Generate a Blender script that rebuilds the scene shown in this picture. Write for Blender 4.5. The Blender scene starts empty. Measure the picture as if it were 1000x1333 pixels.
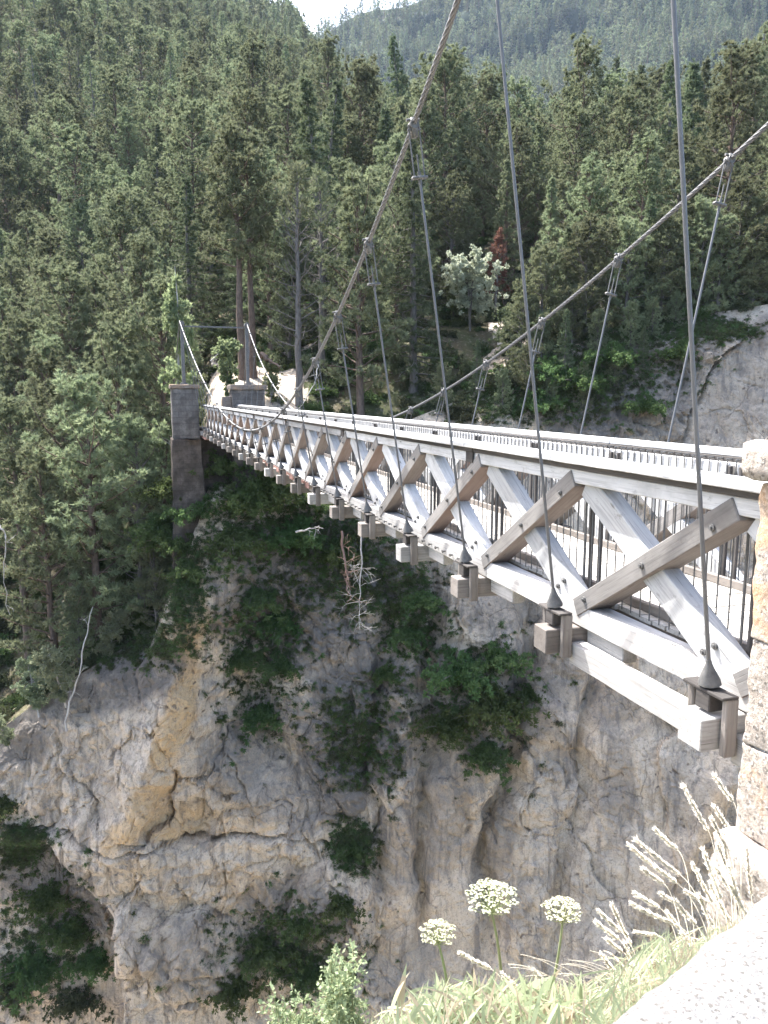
import bpy, bmesh, math, random
import numpy as np
from mathutils import Vector, Matrix
from mathutils.bvhtree import BVHTree
R=math.radians
rnd=random.Random(7); rs=np.random.RandomState(7)
sc=bpy.context.scene
COL=sc.collection
# ------------------------------------------------------------------ camera
F=1000.; PH=math.atan((666.5-515)/F)
cam=bpy.data.cameras.new('camera'); co=bpy.data.objects.new('camera',cam); COL.objects.link(co)
cam.sensor_fit='VERTICAL'; cam.sensor_height=36; cam.lens=F/1333*36; cam.clip_start=.05; cam.clip_end=8000
co.rotation_euler=(math.pi/2-PH,0,0); sc.camera=co
def ray(px,py):
    a=(px-500)/F; b=(666.5-py)/F
    return np.array([a, math.cos(PH)+b*math.sin(PH), -math.sin(PH)+b*math.cos(PH)])
def at(px,py,Y):
    r=ray(px,py); return r*(Y/r[1])
def project(P):
    P=np.asarray(P,float)
    z=P[...,1]*math.cos(PH)-P[...,2]*math.sin(PH); u=P[...,1]*math.sin(PH)+P[...,2]*math.cos(PH)
    z=np.maximum(z,.01)
    return 500+F*P[...,0]/z, 666.5-F*u/z
TH=R(17.557)
D=np.array([-math.sin(TH),math.cos(TH),0]); N=np.array([math.cos(TH),math.sin(TH),0]); A0=3.63
def BW(u,w,z): return u*D+(A0+w)*N+np.array([0,0,z])
# ------------------------------------------------------------------ noise
def _h(ix,iy,iz,s):
    n=(ix.astype(np.int64)*374761393+iy.astype(np.int64)*668265263+iz.astype(np.int64)*1274126177+s*974711)&0xffffffff
    n=((n^(n>>13))*1274126177)&0xffffffff
    n=n^(n>>16)
    return (n&0xffff)/65535.0*2-1
def vnoise(P,scale,s=0):
    Q=P*scale+17.3*(s+1); I=np.floor(Q).astype(np.int64); f=Q-I; f=f*f*f*(f*(f*6-15)+10)
    r=0
    for dx in (0,1):
        for dy in (0,1):
            for dz in (0,1):
                w=(f[:,0] if dx else 1-f[:,0])*(f[:,1] if dy else 1-f[:,1])*(f[:,2] if dz else 1-f[:,2])
                r=r+w*_h(I[:,0]+dx,I[:,1]+dy,I[:,2]+dz,s)
    return r
def fbm(P,scale,o=4,s=0,g=.5):
    r=0;a=1
    for k in range(o): r=r+a*vnoise(P,scale*2.03**k,s+k); a*=g
    return r
def ridged(P,scale,o=3,s=0):
    r=0;a=1
    for k in range(o): r=r+a*(1-2*np.abs(vnoise(P,scale*2.1**k,s+k))); a*=.5
    return r
def facets(P,scale,s=0,tilt=.5):
    """fractured-block field: nearest cell's own height and slope (piecewise planar), plus edge distance"""
    Q=P*scale; I=np.floor(Q).astype(np.int64); best=np.full(len(P),9.); sec=np.full(len(P),9.); out=np.zeros(len(P))
    for dx in (-1,0,1):
        for dy in (-1,0,1):
            for dz in (-1,0,1):
                a,b,c=I[:,0]+dx,I[:,1]+dy,I[:,2]+dz
                S=np.stack([a+.5+.5*_h(a,b,c,s),b+.5+.5*_h(a,b,c,s+1),c+.5+.5*_h(a,b,c,s+2)],1); V=Q-S; dd=(V**2).sum(1)
                val=_h(a,b,c,s+3)*.6+tilt*(V[:,0]*_h(a,b,c,s+4)+V[:,2]*_h(a,b,c,s+5))
                m=dd<best; sec=np.where(m,best,np.minimum(sec,dd)); out=np.where(m,val,out); best=np.where(m,dd,best)
    return out,np.sqrt(sec)-np.sqrt(best)
def sst(a,b,x):
    t=np.clip((x-a)/(b-a),0,1); return t*t*(3-2*t)
# ------------------------------------------------------------------ materials
class NT:
    def __init__(s,name):
        s.m=bpy.data.materials.new(name); s.m.use_nodes=True; s.t=s.m.node_tree; s.t.nodes.clear()
        s.out=s.n('ShaderNodeOutputMaterial')
    def n(s,typ,**kw):
        x=s.t.nodes.new(typ)
        for k,v in kw.items():
            if k.startswith('_'): setattr(x,k[1:],v)
            else:
                key=k.replace('__',' ')
                key=int(key[1:]) if key[0]=='i' and key[1:].isdigit() else key
                if isinstance(v,bpy.types.NodeSocket): s.t.links.new(v,x.inputs[key])
                else: x.inputs[key].default_value=v
        return x
    def link(s,a,b): s.t.links.new(a,b)
    def coord(s,sc=(1,1,1),kind='Object',rnd_off=False):
        c=s.n('ShaderNodeTexCoord').outputs[kind]
        m=s.n('ShaderNodeMapping',Vector=c,Scale=sc)
        if rnd_off:
            oi=s.n('ShaderNodeObjectInfo').outputs['Random']
            mm=s.n('ShaderNodeMath',_operation='MULTIPLY',i0=oi,i1=37.)
            s.link(mm.outputs[0],m.inputs['Location'])
        return m.outputs[0]
    def noise(s,v,scale,det=5,rough=.6,dist=0):
        return s.n('ShaderNodeTexNoise',Vector=v,Scale=scale,Detail=det,Roughness=rough,Distortion=dist).outputs[0]
    def ramp(s,f,pts):
        r=s.n('ShaderNodeValToRGB',Fac=f); e=r.color_ramp.elements
        while len(e)<len(pts): e.new(.5)
        for i,(p,c) in enumerate(pts):
            e[i].position=p; e[i].color=(c,c,c,1) if isinstance(c,(int,float)) else (*c,1)
        return r.outputs[0]
    def mix(s,f,a,b,bt='MIX'):
        x=s.n('ShaderNodeMix',_data_type='RGBA',_blend_type=bt)
        for i,v in ((0,f),(6,a),(7,b)):
            if isinstance(v,bpy.types.NodeSocket): s.link(v,x.inputs[i])
            else: x.inputs[i].default_value=v if i==0 else (*v,1) if len(v)==3 else v
        return x.outputs[2]
    def math(s,op,a,b=0.):
        return s.n('ShaderNodeMath',_operation=op,i0=a,i1=b).outputs[0]
    def attr(s,name): return s.n('ShaderNodeAttribute',_attribute_name=name).outputs['Fac']
    def surf(s,col,rough=.85,bump=None,bs=.4,bd=.02,spec=.2,metal=0):
        p=s.n('ShaderNodeBsdfPrincipled',Roughness=rough,Metallic=metal)
        p.inputs['Specular IOR Level'].default_value=spec
        if isinstance(col,bpy.types.NodeSocket): s.link(col,p.inputs['Base Color'])
        else: p.inputs['Base Color'].default_value=(*col,1)
        if bump is not None:
            b=s.n('ShaderNodeBump',Strength=bs,Distance=bd,Height=bump); s.link(b.outputs[0],p.inputs['Normal'])
        s.link(p.outputs[0],s.out.inputs[0]); return p
def wood(name,c1,c2,dark=(.09,.08,.07),crack=.55,under=None):
    s=NT(name); v=s.coord((1,1,1),rnd_off=True)
    g=s.n('ShaderNodeMapping',Vector=v,Scale=(1.6,38,38)).outputs[0]
    n1=s.noise(g,1,6,.65,.4); n2=s.noise(s.n('ShaderNodeMapping',Vector=v,Scale=(.9,4,4)).outputs[0],1.2,4,.6)
    n3=s.noise(s.n('ShaderNodeMapping',Vector=v,Scale=(2.2,70,70)).outputs[0],1,3,.6)
    c=s.mix(s.ramp(n2,[(.3,0),(.7,1)]),c1,c2)
    c=s.mix(s.ramp(n1,[(.36,.55),(.52,0)]),c,tuple(x*.6 for x in c1))
    kn=s.n('ShaderNodeTexVoronoi',Vector=s.n('ShaderNodeMapping',Vector=v,Scale=(1.3,5,5)).outputs[0],Scale=1.).outputs[0]
    c=s.mix(s.ramp(kn,[(.035,.8),(.08,0)]),c,dark)
    c=s.mix(s.ramp(n3,[(.30,crack),(.36,0)]),c,dark)
    st=s.noise(v,1.1,6,.7); c=s.mix(s.ramp(st,[(.5,0),(.72,.6)]),c,tuple(x*.5 for x in c1)); st2=s.noise(s.n('ShaderNodeMapping',Vector=v,Scale=(6,9,9)).outputs[0],1.,5,.75); c=s.mix(s.ramp(st2,[(.60,0),(.72,.55)]),c,dark)
    oi=s.n('ShaderNodeObjectInfo').outputs['Random']
    hv=s.n('ShaderNodeHueSaturation',Color=c,Value=s.math('ADD',s.math('MULTIPLY',oi,.4),.78))
    h=s.math('ADD',n1,s.math('MULTIPLY',s.ramp(n3,[(.28,0),(.38,1)]),.8)); col=hv.outputs[0]
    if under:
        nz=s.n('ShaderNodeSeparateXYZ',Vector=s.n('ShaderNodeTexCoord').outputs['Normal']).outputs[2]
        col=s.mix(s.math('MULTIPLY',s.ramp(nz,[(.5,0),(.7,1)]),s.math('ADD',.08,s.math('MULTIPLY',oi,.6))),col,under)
    s.surf(col,.8,h,.5,.004); return s.m
M={}
M['pale']=wood('pale_weathered_wood',(.44,.445,.445),(.545,.55,.55))
M['chord']=wood('chord_wood',(.45,.45,.445),(.56,.56,.555))
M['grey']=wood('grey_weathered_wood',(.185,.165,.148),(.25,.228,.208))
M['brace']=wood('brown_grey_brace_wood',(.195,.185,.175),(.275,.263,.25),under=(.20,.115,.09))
M['beam']=wood('silver_grey_beam',(.36,.35,.335),(.46,.45,.435))
M['deck']=wood('deck_planks',(.46,.44,.40),(.56,.53,.49))
M['red']=wood('reddish_wood',(.28,.15,.12),(.34,.22,.19))
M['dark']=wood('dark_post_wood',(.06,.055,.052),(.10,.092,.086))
def steel():
    s=NT('weathered_steel'); v=s.coord((1,1,1),rnd_off=True); n=s.noise(v,14,5,.7)
    c=s.mix(s.ramp(n,[(.35,0),(.7,1)]),(.10,.10,.10),(.18,.178,.172)); s.surf(c,.6,n,.3,.003,.4,.35); return s.m
M['steel']=steel()
def cable():
    s=NT('steel_cable'); v=s.coord(); 
    n=s.noise(v,5,4,.6); c=s.mix(n,(.11,.112,.116),(.18,.183,.19)); s.surf(c,.5,n,.2,.003,.5,.55); return s.m
M['cable']=cable()
def rock():
    s=NT('limestone_cliff'); v=s.coord()
    n1=s.noise(v,.09,6,.6,.6); n2=s.noise(v,.55,8,.7,.3); n3=s.noise(v,3.2,8,.75); n4=s.noise(v,.24,5,.65,1.2)
    st=s.noise(s.n('ShaderNodeMapping',Vector=v,Scale=(1.3,1.3,.09),Rotation=(0,.2,0)).outputs[0],1.5,6,.68,.4)
    tan=s.mix(s.ramp(n1,[(.38,0),(.62,1)]),(.585,.465,.335),(.53,.455,.36))
    c=s.mix(s.ramp(n4,[(.42,0),(.62,.75)]),tan,(.63,.545,.44))
    c=s.mix(s.ramp(n2,[(.38,.55),(.5,0)]),c,(.33,.285,.24))
    c=s.mix(s.ramp(st,[(.38,.85),(.50,0)]),c,(.27,.235,.20))
    c=s.mix(s.ramp(st,[(.58,0),(.72,.55)]),c,(.68,.58,.45))
    c=s.mix(s.attr('ochre'),c,s.mix(n2,(.52,.34,.16),(.57,.43,.26)))
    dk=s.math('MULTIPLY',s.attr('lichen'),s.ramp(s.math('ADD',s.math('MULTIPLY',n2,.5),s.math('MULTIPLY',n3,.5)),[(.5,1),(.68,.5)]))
    c=s.mix(dk,c,(.125,.115,.105))  # lichen tone, plus shade painted into the rock under the bridge
    c=s.mix(s.ramp(n3,[(.34,.7),(.45,0)]),c,(.16,.145,.13))
    w=s.n('ShaderNodeVectorMath',_operation='ADD'); s.link(v,w.inputs[0])
    nv=s.n('ShaderNodeTexNoise',Vector=v,Scale=.5,Detail=4.).outputs[1]
    nvs=s.n('ShaderNodeVectorMath',_operation='SCALE'); s.link(nv,nvs.inputs[0]); nvs.inputs['Scale'].default_value=2.2; s.link(nvs.outputs[0],w.inputs[1])
    vo=s.n('ShaderNodeTexVoronoi',_feature='DISTANCE_TO_EDGE',Vector=w.outputs[0],Scale=.23).outputs[0]
    vo2=s.n('ShaderNodeTexVoronoi',_feature='DISTANCE_TO_EDGE',Vector=w.outputs[0],Scale=.9).outputs[0]
    br=s.ramp(s.noise(v,.35,3,.5),[(.45,0),(.55,1)])
    ck=s.math('MULTIPLY',s.ramp(vo,[(.0,1),(.012,0)]),br); c=s.mix(s.math('MULTIPLY',ck,.45),c,(.10,.09,.08))
    ck2=s.math('MULTIPLY',s.ramp(vo2,[(.0,1),(.03,0)]),s.math('SUBTRACT',1.,br)); c=s.mix(s.math('MULTIPLY',ck2,.12),c,(.15,.135,.12))
    pit=s.n('ShaderNodeTexVoronoi',Vector=w.outputs[0],Scale=1.5).outputs[0]
    pm=s.math('MULTIPLY',s.ramp(pit,[(.10,1),(.2,0)]),s.ramp(s.noise(v,.2,2,.5),[(.48,0),(.56,1)])); c=s.mix(s.math('MULTIPLY',pm,.75),c,(.13,.10,.08))
    n5=s.noise(v,9.,6,.8); c=s.mix(s.ramp(n5,[(.36,.65),(.47,0)]),c,(.17,.155,.14)); c=s.mix(s.ramp(n5,[(.58,0),(.7,.35)]),c,(.62,.53,.42))
    f1=s.n('ShaderNodeTexVoronoi',Vector=w.outputs[0],Scale=.75).outputs[0]; f2=s.n('ShaderNodeTexVoronoi',Vector=w.outputs[0],Scale=2.6).outputs[0]
    h=s.math('ADD',s.math('MULTIPLY',n2,.8),s.math('MULTIPLY',n3,.55))
    h=s.math('ADD',h,s.math('MULTIPLY',st,.8)); h=s.math('SUBTRACT',h,s.math('MULTIPLY',ck,.25)); h=s.math('SUBTRACT',h,s.math('MULTIPLY',pm,.4))
    h=s.math('ADD',h,s.math('MULTIPLY',s.math('MINIMUM',vo2,.2),1.2))
    h=s.math('ADD',h,s.math('ADD',s.math('MULTIPLY',f1,.12),s.math('MULTIPLY',f2,.10))); s.surf(c,.92,h,.9,.24,.1); return s.m
M['rock']=rock()
def ground(name,a,b,cc,sc=1.):
    s=NT(name); v=s.coord(); n=s.noise(v,.35*sc,8,.7); n2=s.noise(v,3*sc,6,.7)
    c=s.mix(s.ramp(n,[(.4,0),(.6,1)]),a,b); c=s.mix(s.ramp(n2,[(.55,0),(.68,.9)]),c,cc)
    s.surf(c,.95,s.math('ADD',n,n2),.7,.15/sc,.05); return s
M['forest']=ground('forest_floor',(.10,.085,.055),(.07,.08,.04),(.24,.21,.17)).m
M['dirt']=ground('dirt_path',(.46,.40,.33),(.38,.32,.25),(.55,.50,.44)).m
M['bank']=ground('near_bank_soil',(.16,.14,.10),(.13,.14,.08),(.3,.27,.22),6).m
def far_m():
    s=NT('far_mountain'); v=s.coord(); n=s.noise(v,.008,6,.6); n2=s.noise(v,.02,8,.7)
    c=s.mix(s.ramp(n2,[(.45,0),(.6,1)]),(.025,.036,.022),(.045,.058,.032))
    m=s.math('MULTIPLY',s.ramp(n,[(.55,0),(.62,1)]),s.ramp(n2,[(.5,0),(.6,1)])); c=s.mix(m,c,(.33,.29,.27)); s.surf(c,.95,n2,.6,4.,.05); return s.m
M['farhill']=far_m()
def granite(name,a,b,lich=.5,bump=.9,bd=.012,sc=1.,bright=(.72,.70,.67)):
    s=NT(name); v=s.coord(rnd_off=True); vo=s.n('ShaderNodeTexVoronoi',Vector=v,Scale=95.*sc).outputs[1]
    sep=s.n('ShaderNodeSeparateColor',Color=vo).outputs[0]
    n=s.noise(v,6*sc,6,.7); n2=s.noise(v,28*sc,6,.75); n3=s.noise(v,2.2*sc,4,.6,.8)
    c=s.mix(s.ramp(n2,[(.36,0),(.6,1)]),a,b); c=s.mix(s.ramp(sep,[(.78,0),(.9,.6)]),c,bright); c=s.mix(s.ramp(sep,[(.08,.75),(.16,0)]),c,(.12,.11,.10))
    c=s.mix(s.math('MULTIPLY',s.ramp(n3,[(.53,0),(.63,1)]),lich),c,(.55,.33,.17))
    c=s.mix(s.ramp(n,[(.33,.5),(.45,0)]),c,(.22,.205,.19))
    s.surf(c,.9,s.math('ADD',s.math('MULTIPLY',n,.8),n2),bump,bd,.15); return s.m
M['granite']=granite('rough_granite',(.25,.215,.185),(.38,.335,.29),.6,.9,.012,1.,(.50,.48,.45))
M['coping']=granite('pale_coping_stone',(.19,.187,.18),(.33,.325,.315),.03,1.,.014,2.6,(.33,.325,.31))
M['mortar']=granite('mortar',(.25,.245,.24),(.33,.325,.315),.1,.6,.008)
M['ashlar']=granite('grey_ashlar',(.27,.25,.24),(.37,.35,.33),.12,.8,.03,.35,(.42,.4,.38))
M['rubble']=granite('dark_rubble_masonry',(.15,.125,.105),(.22,.19,.165),.25,.9,.05,.3,(.26,.22,.19))
def brickwork(name,c1,c2,mort,bw,bh):
    s=NT(name); v=s.coord(); rot=s.n('ShaderNodeMapping',Vector=v,Rotation=(R(90),0,0)).outputs[0]
    b=s.n('ShaderNodeTexBrick',Vector=rot,Scale=1.,Color1=(*c1,1),Color2=(*c2,1),Mortar=(*mort,1)); b.inputs['Mortar Size'].default_value=.018
    b.inputs['Brick Width'].default_value=bw; b.inputs['Row Height'].default_value=bh
    n=s.noise(v,1.6,6,.7); n2=s.noise(v,9,5,.7)
    c=s.mix(s.ramp(n,[(.4,.75),(.6,0)]),b.outputs[0],tuple(x*.5 for x in c1)); c=s.mix(s.ramp(s.noise(v,.9,4,.6),[(.5,0),(.65,.6)]),c,tuple(min(1,x*1.6) for x in c2)); c=s.mix(s.ramp(n2,[(.3,.5),(.6,0)]),c,tuple(x*.6 for x in c2))
    s.surf(c,.95,s.math('SUBTRACT',n2,s.math('MULTIPLY',b.outputs[1],.7)),.8,.04,.1); return s.m
M['wall_ashlar']=brickwork('ashlar_blocks',(.13,.122,.115),(.18,.168,.158),(.11,.10,.095),.83,.36)
M['wall_rubble']=brickwork('rubble_courses',(.085,.07,.06),(.125,.105,.09),(.08,.07,.06),.47,.27)
def leaf(name,c1,c2,trans=.35,var=.35,hue=.04):
    s=NT(name); v=s.coord(); oi=s.n('ShaderNodeObjectInfo').outputs['Random']
    n=s.noise(v,.7,3,.6); n2=s.n('ShaderNodeTexWhiteNoise',Vector=s.n('ShaderNodeNewGeometry').outputs['Position']).outputs[0]
    c=s.mix(s.ramp(n,[(.35,0),(.65,1)]),c1,c2)
    h=s.n('ShaderNodeHueSaturation',Color=c)
    s.link(s.math('ADD',s.math('MULTIPLY',oi,hue),.5-hue/2),h.inputs['Hue'])
    s.link(s.math('ADD',s.math('MULTIPLY',oi,var),1-var/2),h.inputs['Value'])
    d=s.n('ShaderNodeBsdfPrincipled',Roughness=.75); s.link(h.outputs[0],d.inputs['Base Color']); d.inputs['Specular IOR Level'].default_value=.12
    t=s.n('ShaderNodeBsdfTranslucent'); s.link(h.outputs[0],t.inputs[0])
    m=s.n('ShaderNodeMixShader',Fac=trans); s.link(d.outputs[0],m.inputs[1]); s.link(t.outputs[0],m.inputs[2]); s.link(m.outputs[0],s.out.inputs[0]); return s.m
M['pine']=leaf('pine_needles',(.165,.19,.108),(.225,.248,.145),.32,.7,.045)
M['spruce']=leaf('spruce_needles',(.12,.15,.085),(.165,.20,.11),.28,.45,.03)
M['birch']=leaf('pale_leaves',(.20,.25,.12),(.29,.34,.19),.45)
M['silver']=leaf('silver_leaves',(.36,.385,.28),(.47,.49,.38),.35)
M['shrub']=leaf('shrub_leaves',(.075,.12,.042),(.125,.175,.07),.42,.5,.06)
M['weed']=leaf('under_growth',(.07,.085,.045),(.12,.135,.075),.35,.6,.06)
M['sage']=leaf('sage_leaves',(.20,.235,.14),(.29,.32,.20),.4)
M['limegreen']=leaf('light_green_leaves',(.24,.29,.16),(.32,.37,.23),.4,.1)
M['reddead']=leaf('rust_needles',(.20,.115,.075),(.25,.155,.10),.3,.2)
M['grass']=leaf('grass_blades',(.33,.41,.24),(.48,.54,.38),.45,.1)
M['straw']=leaf('dry_straw',(.42,.38,.26),(.52,.47,.34),.4,.1)
M['plume']=leaf('plume_hairs',(.82,.78,.70),(.88,.85,.78),.8,.15,.01)
M['umbel']=leaf('umbel_florets',(.46,.46,.33),(.58,.57,.45),.4,.1,.01)
M['stem']=leaf('green_stem',(.30,.33,.16),(.38,.38,.22),.2,.1)
def bark(name,a,b):
    s=NT(name); v=s.coord((1,1,.35)); n=s.noise(v,6,5,.7); oi=s.n('ShaderNodeObjectInfo').outputs['Random']
    c=s.mix(s.ramp(n,[(.35,0),(.65,1)]),a,b); s.surf(c,.9,n,.7,.03,.1); return s.m
M['bark']=bark('pine_bark',(.10,.075,.06),(.20,.15,.12))
M['barkgrey']=bark('grey_bark',(.12,.11,.10),(.22,.2,.185))
M['barkpale']=bark('bleached_wood',(.30,.285,.26),(.48,.46,.43))
M['barkred']=bark('reddish_bark',(.17,.11,.09),(.26,.18,.15))
# ------------------------------------------------------------------ mesh helpers
def mesh(name,V,Fs,mats,midx=None,smooth=True):
    """V (n,3); Fs array (m,3|4) or list of such arrays"""
    me=bpy.data.meshes.new(name); V=np.asarray(V,np.float32)
    if not isinstance(Fs,list): Fs=[Fs]
    Fs=[np.asarray(f,np.int32) for f in Fs if len(f)]
    lt=np.concatenate([np.full(len(f),f.shape[1],np.int32) for f in Fs]); vi=np.concatenate([f.ravel() for f in Fs])
    ls=np.concatenate([[0],np.cumsum(lt)[:-1]]).astype(np.int32)
    me.vertices.add(len(V)); me.vertices.foreach_set('co',V.ravel())
    me.loops.add(len(vi)); me.loops.foreach_set('vertex_index',vi)
    me.polygons.add(len(lt)); me.polygons.foreach_set('loop_start',ls); me.polygons.foreach_set('loop_total',lt)
    for m in (mats if isinstance(mats,(list,tuple)) else [mats]): me.materials.append(m)
    if midx is not None: me.polygons.foreach_set('material_index',np.asarray(midx,np.int32))
    me.update(calc_edges=True); 
    me.polygons.foreach_set('use_smooth',np.full(len(lt),smooth)); me.validate(); return me
def link(name,me,parent=None,mat4=None,loc=None):
    o=bpy.data.objects.new(name,me); COL.objects.link(o)
    if parent is not None: o.parent=parent
    if mat4 is not None: o.matrix_basis=mat4
    if loc is not None: o.location=Vector(loc)
    return o
def tag(o,label=None,cat=None,group=None,kind=None):
    for k,v in (('label',label),('category',cat),('group',group),('kind',kind)):
        if v: o[k]=v
    return o
def empty(name,loc=(0,0,0),rz=0):
    o=bpy.data.objects.new(name,None); o.empty_display_size=.2; COL.objects.link(o); o.location=Vector(loc); o.rotation_euler=(0,0,rz); return o
class MB:
    def __init__(s): s.V=[];s.F3=[];s.F4=[];s.n=0;s.m3=[];s.m4=[]
    def add(s,V,F,m=0):
        V=np.asarray(V,float); F=np.asarray(F,int)
        if not len(F): return
        s.V.append(V)
        if F.shape[1]==3: s.F3.append(F+s.n); s.m3.append(np.full(len(F),m))
        else: s.F4.append(F+s.n); s.m4.append(np.full(len(F),m))
        s.n+=len(V)
    def box(s,lo,hi,m=0):
        x0,y0,z0=lo;x1,y1,z1=hi
        V=[(x0,y0,z0),(x1,y0,z0),(x1,y1,z0),(x0,y1,z0),(x0,y0,z1),(x1,y0,z1),(x1,y1,z1),(x0,y1,z1)]
        s.add(V,[(0,3,2,1),(4,5,6,7),(0,1,5,4),(1,2,6,5),(2,3,7,6),(3,0,4,7)],m)
    def tube(s,pts,rad,ns=8,m=0,caps=True):
        pts=np.asarray(pts,float); k=len(pts); rad=np.broadcast_to(rad,(k,))
        t=np.gradient(pts,axis=0); t/=np.linalg.norm(t,axis=1)[:,None]+1e-9
        ref=np.array([0,0,1.]) if abs(t[0,2])<.9 else np.array([1.,0,0])
        a=np.cross(t,ref); a/=np.linalg.norm(a,axis=1)[:,None]+1e-9; b=np.cross(t,a)
        an=np.arange(ns)/ns*2*math.pi
        V=(pts[:,None]+rad[:,None,None]*(np.cos(an)[None,:,None]*a[:,None]+np.sin(an)[None,:,None]*b[:,None])).reshape(-1,3)
        i=np.arange(k-1)[:,None]*ns; j=np.arange(ns)[None]; j2=(j+1)%ns
        Fq=np.stack([i+j,i+j2,i+ns+j2,i+ns+j],-1).reshape(-1,4)
        s.add(V,Fq,m)
        if caps and ns>=3:
            V2=np.concatenate([V[:ns],[pts[0]],V[-ns:],[pts[-1]]]); T=[(q,ns,(q+1)%ns) for q in range(ns)]+[(ns+1+(q+1)%ns,2*ns+1,ns+1+q) for q in range(ns)]
            s.add(V2,T,m)
    def mesh(s,name,mats,smooth=True):
        Fs=[];ms=[]
        if s.F3: Fs.append(np.concatenate(s.F3)); ms.append(np.concatenate(s.m3))
        if s.F4: Fs.append(np.concatenate(s.F4)); ms.append(np.concatenate(s.m4))
        return mesh(name,np.concatenate(s.V),Fs,mats,np.concatenate(ms),smooth)
def bevel_mesh(me,w=.006,seg=1):
    bm=bmesh.new(); bm.from_mesh(me); bmesh.ops.remove_doubles(bm,verts=bm.verts,dist=1e-5)
    bmesh.ops.bevel(bm,geom=[e for e in bm.edges if len(e.link_faces)==2 and e.calc_face_angle(0)>.6],offset=w,segments=seg,affect='EDGES',profile=.6); bm.to_mesh(me); bm.free(); return me
_bc={}
def beam_mesh(L,a,b,mat,var=0,wear=.002,bev=.008):
    key=(round(L,2),round(a,3),round(b,3),mat,var)
    if key in _bc: return _bc[key]
    n=max(2,int(L/.25)); xs=np.linspace(0,L,n+1); V=[];Fq=[]
    r=np.random.RandomState(len(_bc)+3)
    for x in xs:
        for sy,sz in ((-1,-1),(1,-1),(1,1),(-1,1)):
            V.append((x+(r.uniform(-.004,.004) if x in(0,L) else 0),sy*a/2+r.uniform(-wear,wear),sz*b/2+r.uniform(-wear,wear)))
    for i in range(n):
        for j in range(4): Fq.append((4*i+j,4*i+(j+1)%4,4*i+4+(j+1)%4,4*i+4+j))
    Fq.append((3,2,1,0)); Fq.append((4*n,4*n+1,4*n+2,4*n+3))
    me=mesh('beam',V,np.array(Fq),M[mat],smooth=False)
    bevel_mesh(me,min(bev,a*.2,b*.2))
    _bc[key]=me; return me
def beam(name,p0,p1,a,b,mat,parent,aw=(1,0,0),label=None,var=0):
    """timber from p0 to p1; a = size along aw, b = size across"""
    p0=Vector(p0);p1=Vector(p1); x=(p1-p0); L=x.length; x.normalize(); y=Vector(aw); y=(y-x*y.dot(x)).normalized(); z=x.cross(y)
    m=Matrix((x,y,z)).transposed().to_4x4(); m.translation=p0
    o=link(name,beam_mesh(L,a,b,mat,var),parent,m)
    if label: o['label']=label
    return o
# ------------------------------------------------------------------ terrain tables
PXC=np.array([-400,0,200,350,500,700,850,930,1000,1400],float)
ZR=np.array([-75,-60,-35,-22,-10,0,10,25],float)
YT=np.array([
 [38,38,37,37,38,38,39,41,42,40],
 [41,40,39,39,40,40,41,43,44,42],
 [45,44,44,44,45,46,46,47,47.5,47],
 [48,46,46,46.5,48,49,49,49.2,49,48],
 [52,49,49,48.5,51,53,52.5,52,51.5,50.5],
 [56,52,52,50.5,55,57,56,55.5,55,54],
 [60,56,56,54,58,60,59,58.2,57.5,56],
 [66,62,62,60,64,66,65,64,63,61]],float)
def ytab(az,z):
    px=500+az*1000.; px=np.clip(px,-400,1400); z=np.clip(z,-75,25)
    i=np.clip(np.searchsorted(PXC,px)-1,0,len(PXC)-2); j=np.clip(np.searchsorted(ZR,z)-1,0,len(ZR)-2)
    fx=(px-PXC[i])/(PXC[i+1]-PXC[i]); fz=(z-ZR[j])/(ZR[j+1]-ZR[j]); fx=fx*fx*(3-2*fx)
    return (YT[j,i]*(1-fx)+YT[j,i+1]*fx)*(1-fz)+(YT[j+1,i]*(1-fx)+YT[j+1,i+1]*fx)*fz
RIM=[(-500,1000),(0,950),(60,905),(150,850),(200,822),(225,760),(252,700),(285,575),(330,545),(400,556),(500,560),(600,520),(700,468),(800,428),(900,412),(1000,396),(1500,370)]
rim_az=[];rim_z=[];rim_y=[]
for px,py in RIM:
    r=ray(px,py); Y=50.
    for _ in range(30): Y=.5*Y+.5*float(ytab(np.array([r[0]/r[1]]),np.array([r[2]/r[1]*Y]))[0])
    rim_az.append(r[0]/r[1]); rim_z.append(r[2]/r[1]*Y); rim_y.append(Y)
rim_az=np.array(rim_az);rim_z=np.array(rim_z)
HT={ # px: (Y,py)
 -500:[(62,820),(80,660),(110,400),(150,200),(190,80),(260,-60),(420,-200)],
 0:[(60,790),(80,610),(110,400),(150,215),(190,105),(260,0),(420,-110)],
 200:[(58,640),(80,490),(110,350),(150,225),(200,125),(270,60),(450,10),(700,-20)],
 300:[(58,508),(70,465),(100,345),(150,215),(205,128),(280,88),(450,55),(700,22)],
 380:[(58,520),(70,468),(100,340),(150,212),(205,140),(280,110),(450,80),(700,28)],
 430:[(58,530),(70,470),(100,332),(150,215),(200,152),(280,140),(450,118),(700,110)],
 470:[(58,530),(70,465),(100,328),(150,212),(195,165),(280,190),(450,230),(700,260)],
 520:[(60,520),(70,455),(100,325),(150,215),(195,175),(280,215),(450,280),(700,330)],
 612:[(60,510),(70,448),(85,385),(110,300),(150,222),(195,184),(280,225),(450,300),(700,340)],
 700:[(66,425),(80,375),(110,300),(150,228),(195,190),(280,235),(450,310),(700,350)],
 850:[(64,395),(80,350),(110,290),(150,240),(190,208),(280,255),(450,320),(700,360)],
 1000:[(58,375),(80,330),(110,288),(150,245),(185,222),(280,265),(450,330),(700,370)],
 1500:[(58,340),(80,310),(110,280),(150,260),(185,240),(280,280),(450,340),(700,380)]}
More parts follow.
